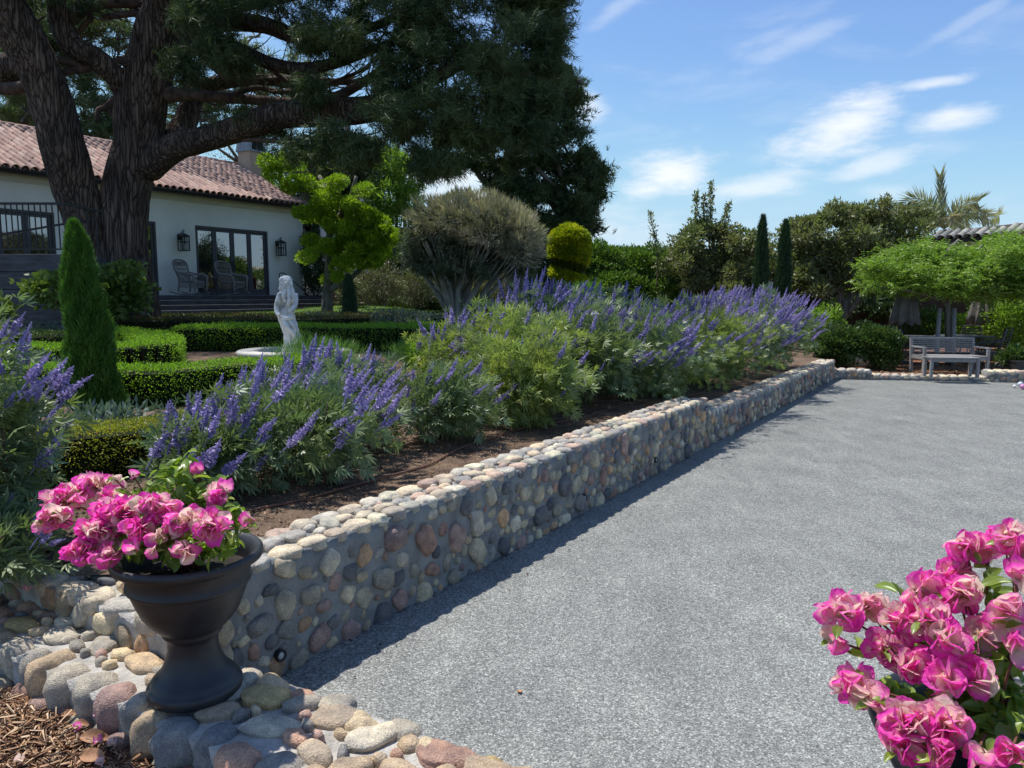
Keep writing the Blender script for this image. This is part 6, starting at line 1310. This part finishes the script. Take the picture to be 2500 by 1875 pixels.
# annex behind
an = thing('white_annex', 'white two storey wing partly hidden behind the cloud pruned tree', 'house', P3(775, 780, 36))
m = MB(); a, b = P3(735, 780, 36), P3(862, 780, 36); m.box(((a.x+b.x)/2, 38, 3.8), (b.x-a.x, 4, 6.4)); m.build('wall', 'stucco', an)
m = MB(); m.box(((a.x+b.x)/2, 37.8, 7.1), (b.x-a.x+.6, 4.8, .2)); m.build('roof', 'darkroof', an)
wn = P3(760, 550, 35.9); w_ = MB(); w_.box((wn.x, 35.97, wn.z), (.75, .06, 1.9)); f_ = w_.build('window', 'frame', an); m = MB()
for zz in (-.6, 0, .6): m.box((wn.x, 35.93, wn.z+zz), (.75, .03, .04))
m.box((wn.x, 35.93, wn.z), (.04, .03, 1.9)); m.build('muntins', 'iron', f_); MB().box((wn.x, 35.95, wn.z), (.66, .02, 1.8)).build('pane', 'glass', f_)
# raised terrace at left
tt = thing('raised_terrace', 'raised dark board terrace at the left edge', 'deck', Vector((-10, 15, 1.2)))
TX = X3(163, 14.6, 2.8).x; TZ = P3(100, 620, 14.6).z
for k in range(5):
    z1 = TZ-k*.34; MB().box(((TX-16)/2, 14.65, z1-.168), (16+TX if False else abs(-16-TX), .05, .33)).build('board', 'deck', tt, bevel=.006)
MB().box(((TX-16)/2, 15.35, TZ-.04), (abs(-16-TX), 1.3, .06)).build('terrace_floor', 'deck', tt)
m = MB().box((TX-.03, 15.35, TZ-.9), (.05, 1.3, 1.75)); m.build('side_boards', 'deck', tt)
for k in range(1, 6): MB().box(((TX-16)/2, 14.668, TZ-k*.34+.168-.17+.002), (abs(-16-TX)-.02, .04, .02)).build('joint', 'core', tt)
rl = thing('iron_railing', 'black iron balustrade along the raised terrace at the left edge', 'railing', Vector((TX, 14.6, TZ)))
zt = P3(80, 497, 14.6).z; m = MB()
m.bar((-16, 14.6, zt), (TX+.02, 14.6, zt-.0), .045); m.build('top_rail', 'iron', rl); MB().bar((-16, 14.6, TZ+.09), (TX+.02, 14.6, TZ+.09), .03).build('bottom_rail', 'iron', rl)
bal = MB().box((0, 0, (zt-TZ-.1)/2), (.018, .018, zt-TZ-.1)).mesh('baluster'); bal.materials.append(Mt['iron'])
x = TX
while x > -13.5: M4 = Matrix.Translation((x, 14.6, TZ+.1)); kid('baluster', bal, rl, M4, Vector(rl['_w'])); x -= .112
y = 14.8
while y < 16: M4 = Matrix.Translation((TX, y, TZ+.1)); kid('baluster', bal, rl, M4, Vector(rl['_w'])); y += .3
MB().bar((TX, 14.6, zt), (TX, 16, zt), .045).build('top_rail', 'iron', rl)
MB().bar((TX-2.6, 14.9, zt-.75), (TX-.1, 15.9, zt-.15), .04).build('stair_rail', 'iron', rl)
# ------------------------------------------------------------------ statue and basin
YS = 12.9; zg = float(gz(X3(705, YS, 1).x, YS)); sb = Vector((X3(712, YS, zg).x, YS, zg))
bs = thing('stone_basin', 'low round cast stone basin around the statue', 'basin', sb)
cB = P3(716, 862, YS); RB = 133*YS/F; m = MB(); zb = P3(716, 853, YS).z
m.lathe([(RB-.30, zb-.15), (RB-.28, zb-.01), (RB-.24, zb), (RB-.02, zb), (RB+.02, zb-.03), (RB, zb-.09), (RB-.08, zb-.14), (RB-.1, zb-.5)], 72, (sb.x+.05, YS, 0)); m.build('basin_rim', 'basin', bs, smooth=True)
MB().lathe([(0, zb-.13), (RB-.2, zb-.13)], 48, (sb.x+.05, YS, 0)).build('basin_floor', 'basin', bs)
sta = thing('garden_statue', 'weathered white marble statue of a robed long haired figure seen from behind', 'statue', sb)
rows = [(800, 1425, 1465, .2), (806, 1408, 1482, .55), (820, 1396, 1497, .8), (845, 1385, 1506, .95), (880, 1378, 1512, 1), (915, 1379, 1520, 1), (945, 1381, 1527, .95), (968, 1376, 1536, .85), (1000, 1369, 1544, .75), (1050, 1362, 1543, .72), (1100, 1350, 1534, .74), (1150, 1346, 1530, .78), (1200, 1358, 1533, .85), (1225, 1360, 1532, .85), (1250, 1366, 1535, .82), (1290, 1390, 1556, .8), (1350, 1408, 1573, .8), (1400, 1422, 1590, .82), (1450, 1428, 1603, .85), (1500, 1424, 1618, .9), (1560, 1410, 1626, .95), (1610, 1402, 1630, 1)]
m = MB(); seg = 56; rr_ = np.array(rows, float); ys = np.linspace(800, 1610, 90)
n0 = 0
for i, y in enumerate(ys):
    a = np.interp(y, rr_[:, 0], rr_[:, 1]); b = np.interp(y, rr_[:, 0], rr_[:, 2]); dp = np.interp(y, rr_[:, 0], rr_[:, 3]); u0 = 350+(a+b)/2/4.148; hw = (b-a)/2/4.148*YS/F*.97; c = P3(u0, 480+y/4.148, YS); t = (y-800)/810
    for k in range(seg):
        th = 2*math.pi*k/seg; d = 1.0; q = Vector((math.cos(th), math.sin(th), t*7))
        if y < 1000: d += .16*mnoise.noise(Vector((q.x*3.5, q.y*3.5, t*26))) + .05*mnoise.noise(Vector((q.x*9, q.y*9, t*50)))
        elif y < 1200: d += .06*math.sin(th*5+t*6) + .08*mnoise.noise(Vector((q.x*2.5, q.y*2.5, t*9)))
        else: d += .07*math.sin(th*7+t*16+2*math.sin(t*9)) + .05*math.sin(th*13-t*10) + .05*mnoise.noise(Vector((q.x*3, q.y*3, t*14)))
        r_ = hw*d; m.v.append(c + Vector((math.cos(th)*r_, math.sin(th)*r_*max(.75, dp), 0)))
for i in range(len(ys)-1):
    for k in range(seg): k2 = (k+1) % seg; m.f.append((i*seg+k, (i+1)*seg+k, (i+1)*seg+k2, i*seg+k2))
m.f.append(tuple(range(seg))); m.build('figure', 'marble', sta, smooth=True)
def spx(x, y, d=0): return P3(350+x/4.148, 480+y/4.148, YS+d)
for P_, R_, nm in [([(1395, 985, -.08), (1368, 1050, -.1), (1352, 1120, -.12), (1358, 1180, -.16), (1385, 1205, -.2)], [.06, .052, .046, .04, .035], 'arm'), ([(1530, 990, -.05), (1536, 1060, -.1), (1520, 1130, -.18), (1480, 1160, -.24)], [.06, .052, .045, .035], 'arm')]:
    MB().tube([spx(*q) for q in P_], R_, 14, 6).build(nm, 'marble', sta, smooth=True)
for P_, r_ in [([(1400, 1215, -.2), (1450, 1235, -.25), (1500, 1225, -.22), (1530, 1245, -.15)], .03), ([(1420, 1230, -.2), (1450, 1300, -.26), (1500, 1360, -.26), (1540, 1420, -.24), (1550, 1500, -.24)], .035), ([(1460, 1240, -.2), (1520, 1310, -.24), (1550, 1380, -.2), (1580, 1460, -.18)], .03), ([(1440, 940, -.2), (1420, 1000, -.22), (1440, 1070, -.22)], .03), ([(1470, 940, -.2), (1480, 1020, -.22), (1460, 1100, -.22)], .03), ([(1500, 930, -.16), (1515, 1000, -.18), (1505, 1070, -.18)], .028)]:
    MB().tube([spx(*q) for q in P_], [r_, r_*1.15, r_, r_*.5][:len(P_)] if len(P_) < 5 else [r_, r_*1.1, r_, r_, r_*.5], 10, 6, amp=.1, fr=8).build('drapery_fold', 'marble', sta, smooth=True)
for i in range(22):
    x = rnd.uniform(1385, 1505); y = rnd.uniform(815, 935); MB().tube([spx(x, y, -.15-.05*rnd.random()), spx(x+rnd.uniform(-14, 14), y+12, -.2), spx(x+rnd.uniform(-8, 8), y+26, -.16)], [.012, .022, .012], 8, 4).build('curl', 'marble', sta, smooth=True)
# ------------------------------------------------------------------ patio furniture
BZ = .12
def plank(mb_, a, b, w, h): mb_.bar(a, b, w, h); return mb_
bc = X3(2316, 18.0, BZ); bn = thing('slatted_bench', 'weathered grey slatted bench facing the court', 'bench', bc); bw = .70
def bq(x, y, z): return bc + Vector((x, y, z)) + Vector((0, 0, 0)) + Vector((0, -.14*x, 0))
for sx_ in (-1, 1):
    MB().bar(bq(sx_*bw, -.25, 0), bq(sx_*bw, -.25, .62), .06).build('leg', 'teak', bn); MB().bar(bq(sx_*bw, .3, 0), bq(sx_*bw, .38, .84), .06).build('leg', 'teak', bn); MB().bar(bq(sx_*bw, -.3, .63), bq(sx_*bw, .36, .63), .07, .03).build('armrest', 'teak', bn); MB().bar(bq(sx_*bw, -.25, .38), bq(sx_*bw, .3, .38), .04, .07).build('side_rail', 'teak', bn)
for i in range(6): MB().bar(bq(-bw, -.24+i*.095, .43), bq(bw, -.24+i*.095, .43), .075, .022).build('seat_slat', 'teak', bn)
for i in range(7): MB().bar(bq(-bw, .33+.008*i, .50+i*.047), bq(bw, .33+.008*i, .50+i*.047), .018, .025).build('back_slat', 'teak', bn)
MB().bar(bq(-bw-.03, .39, .83), bq(bw+.03, .39, .83), .05, .045).build('top_rail', 'teak', bn); MB().bar(bq(-bw, -.25, .37), bq(bw, -.25, .37), .03, .08).build('front_rail', 'teak', bn)
tc_ = X3(2320, 17.2, BZ); tbn = thing('coffee_table', 'low grey wooden table standing right in front of the bench', 'table', tc_)
def cq(x, y, z): return tc_ + Vector((x, y-.14*x, z))
for i in range(5): MB().bar(cq(-.53, -.16+i*.08, .45), cq(.53, -.16+i*.08, .45), .07, .025).build('top_slat', 'teak', tbn)
for sx_ in (-1, 1):
    for sy_ in (-1, 1): MB().bar(cq(sx_*.49, sy_*.14, 0), cq(sx_*.49, sy_*.14, .43), .06).build('leg', 'teak', tbn)
MB().bar(cq(-.46, -.14, .39), cq(.46, -.14, .39), .025, .07).build('apron', 'teak', tbn)
def mchair():
    t_ = thing('metal_patio_chair', 'bronze patio chair', 'chair', (0, 0, 0), 'bronze metal chairs around the patio tables', local=True)
    MB().box((0, 0, .42), (.5, .48, .03)).build('seat', 'metal_chair', t_, bevel=.01)
    m = MB().tube([(-.24, -.24, .42), (-.25, -.34, .8), (-.2, -.38, .98), (0, -.4, 1.02), (.2, -.38, .98), (.25, -.34, .8), (.24, -.24, .42)], .016, 7, 4); m.build('back_frame', 'metal_chair', t_, smooth=True)
    for i in range(7): z = .5+i*.07; MB().bar((-.23, -.26-(z-.42)*.22, z), (.23, -.26-(z-.42)*.22, z), .012, .035).build('back_slat', 'metal_chair', t_)
    for sx_ in (-1, 1):
        MB().tube([(sx_*.25, -.32, .70), (sx_*.29, 0, .68), (sx_*.28, .22, .64), (sx_*.26, .25, .42), (sx_*.25, .26, 0)], .016, 7, 4).build('arm', 'metal_chair', t_, smooth=True)
        MB().tube([(sx_*.24, -.22, .42), (sx_*.26, -.3, 0)], .015, 6, 1).build('leg', 'metal_chair', t_)
    return t_
c1 = mchair(); spots = [(2190, 19.6, -.9, 'bronze patio chair left of the bench, nearest the rounded bush'), (2215, 20.6, -1.5, 'bronze patio chair behind the one beside the rounded bush'), (2405, 19.2, 1.1, 'bronze patio chair just right of the bench, turned to the table'), (2418, 20.0, 1.3, 'second bronze patio chair right of the bench'), (2368, 21.2, 2.6, 'bronze patio chair behind the bench under the right umbrella')]
for i, (u, Y, a, lab) in enumerate(spots):
    o = c1 if i == 0 else copy_tree(c1); o.location = X3(u, Y, BZ); o.rotation_euler = (0, 0, a); o['label'] = lab
for u, Y, w_, lab in [(2238, 20.6, .75, 'round bronze patio table under the left closed umbrella'), (2350, 21.0, .75, 'round bronze patio table behind the bench, to the right')]:
    c = X3(u, Y, BZ); t_ = thing('patio_table', lab, 'table', c, 'patio tables'); MB().lathe([(0, .72), (w_, .72), (w_+.01, .735), (w_, .75), (0, .75)], 36, c).build('table_top', 'metal_chair', t_)
    for k in range(4): a = k*math.pi/2+.5; MB().tube([c+Vector((math.cos(a)*.1, math.sin(a)*.1, .71)), c+Vector((math.cos(a)*.2, math.sin(a)*.2, .3)), c+Vector((math.cos(a)*.55, math.sin(a)*.55, 0))], .018, 6, 4).build('leg', 'metal_chair', t_, smooth=True)
def umbrella():
    t_ = thing('closed_umbrella', 'closed charcoal parasol', 'umbrella', (0, 0, 0), 'closed umbrellas over the patio tables', local=True)
    MB().tube([(0, 0, 0), (0, 0, 2.45)], .022, 10, 1).build('pole', 'iron', t_, smooth=True)
    m = MB(); seg = 64
    prof = [(.05, 2.42), (.10, 2.30), (.17, 2.05), (.24, 1.75), (.31, 1.40), (.36, 1.10), (.345, 1.10), (.28, 1.4)]
    for j, (r, z) in enumerate(prof):
        for k in range(seg): a = 2*math.pi*k/seg; rr = r*(1+.17*min(1, r/.2)*math.cos(8*a)+.04*math.cos(16*a+1)); m.v.append(Vector((rr*math.cos(a), rr*math.sin(a), z-.05*math.cos(8*a)*(j in (5, 6)))))
    for j in range(len(prof)-1):
        for k in range(seg): k2 = (k+1) % seg; m.f.append((j*seg+k, j*seg+k2, (j+1)*seg+k2, (j+1)*seg+k))
    m.build('canopy', 'umb', t_, smooth=True); MB().tube([(0, 0, 2.42), (0, 0, 2.52)], [.03, .015], 8, 1).build('finial', 'iron', t_); MB().lathe([(0, 0), (.24, 0), (.24, .06), (.05, .1), (0, .1)], 24).build('base', 'iron', t_)
    return t_
um1 = umbrella(); um1.location = X3(2202, 20.6, BZ); um1['label'] = 'closed charcoal umbrella left of the staked tree'
um2 = copy_tree(um1); um2.location = X3(2388, 22.0, BZ); um2.scale = (.95, .95, .95); um2['label'] = 'closed charcoal umbrella right of the staked tree'
pb_ = X3(2490, 17.6, BZ); t_ = thing('black_planter_box', 'black planter box cut by the right edge', 'planter', pb_); m = MB(); m.box(pb_+Vector((0, 0, .16)), (.5, .4, .32)); m.build('box', 'iron', t_, bevel=.01); MB().box(pb_+Vector((0, 0, .33)), (.53, .43, .03)).build('lip', 'iron', t_)
# boulders
for u, v, Y, r, lab in [(2092, 880, 19.0, .24, 'beige boulder half hidden behind the wall corner bushes'), (2122, 872, 19.4, .22, 'smaller beige boulder behind the first one'), (2435, 872, 20.5, .2, 'rounded beige boulder right of the patio chairs')]:
    me = stone_mesh(int(u), 3); o = put('boulder', me, 'rock', loc=P3(u, v, Y), scale=(r*1.3, r, r*.7)); tag(o, lab, 'boulder')
rk = [(u, v) for u, v in [(975, 772), (990, 771), (1003, 776), (950, 771), (1030, 780)]]
for (u, v), lab in zip(rk, ['largest pale stone on the lawn edge, second from left', 'pale flat stone right beside the largest on the lawn', 'pale stone, third in the row on the lawn', 'leftmost pale stone on the lawn edge', 'rightmost tiny pale stone on the lawn edge']):
    p = G(u, 21.5); o = put('lawn_stone', stone_mesh(u, 2), 'rock', loc=p+Z3*.04, scale=(.16, .12, .08)); tag(o, lab, 'stone')
# bocce balls
for (u, v, r, mat, lab) in [(2477, 943, .035, 'ball_white', 'small white jack ball on the court at the right edge'), (2491, 938, .055, 'ball_blue', 'pale blue bocce ball beside the white jack'), (2497, 944, .055, 'ball_pink', 'pink bocce ball cut by the right edge')]:
    p = unp(u, v, r); m = MB().lathe([(max(.0001, r*math.sin(a)), -r*math.cos(a)) for a in np.linspace(0, math.pi, 14)], 24, p); tag(m.build('bocce_ball', mat, smooth=True), lab, 'ball')
# neighbour roof at right
nh = thing('neighbour_house', 'grey tiled roof of a neighbouring house above the trees at right', 'house', P3(2450, 700, 30))
eL = P3(2268, 578, 30.0); eR = P3(2620, 556, 26.5); X_ = (eR-eL).normalized(); X_ = Vector((X_.x, X_.y, 0)).normalized(); back = Vector((-X_.y, X_.x, 0)); 
if back.y < 0: back = -back
zl = eL.z; Wd_ = 8.5; up_ = (back*math.cos(.32)+Z3*math.sin(.32)).normalized(); nr_ = X_.cross(up_); nr_ = nr_ if nr_.z > 0 else -nr_
m = MB(); o_ = Vector((eL.x, eL.y, zl-.12)); m.quad(o_, o_+X_*Wd_, o_+X_*Wd_+up_*3.2, o_+up_*1.2); o2 = o_-Z3*.16; m.quad(o2, o2+X_*Wd_, o_+X_*Wd_, o_); m.build('roof', 'darkroof', nh)
m = MB(); M_h = Matrix((X_, back, Z3)).transposed(); m.box(o_+X_*Wd_/2+back*2.2-Z3*1.9, (Wd_-.6, 3.4, 3.6), M_h); m.build('wall', 'stucco', nh)
TG = tile_mesh(.5, .15); TG.materials.append(Mt['tile_grey']); tl = []
for i in range(int(Wd_/.31)):
    for j in range(8):
        if j*.42 > .55+i*.31*.12: continue
        tl.append((o_+Z3*.02+X_*(.15+i*.31)+up_*(j*.42-.05), Matrix((X_, up_, nr_)).transposed() @ Matrix.Rotation(.05, 3, 'X')))
part_tiles(nh, tl, TG, 'tile_grey', 240)
# clean helper properties
for o in scene.objects:
    if '_w' in o: del o['_w']
scene.render.engine = 'CYCLES'
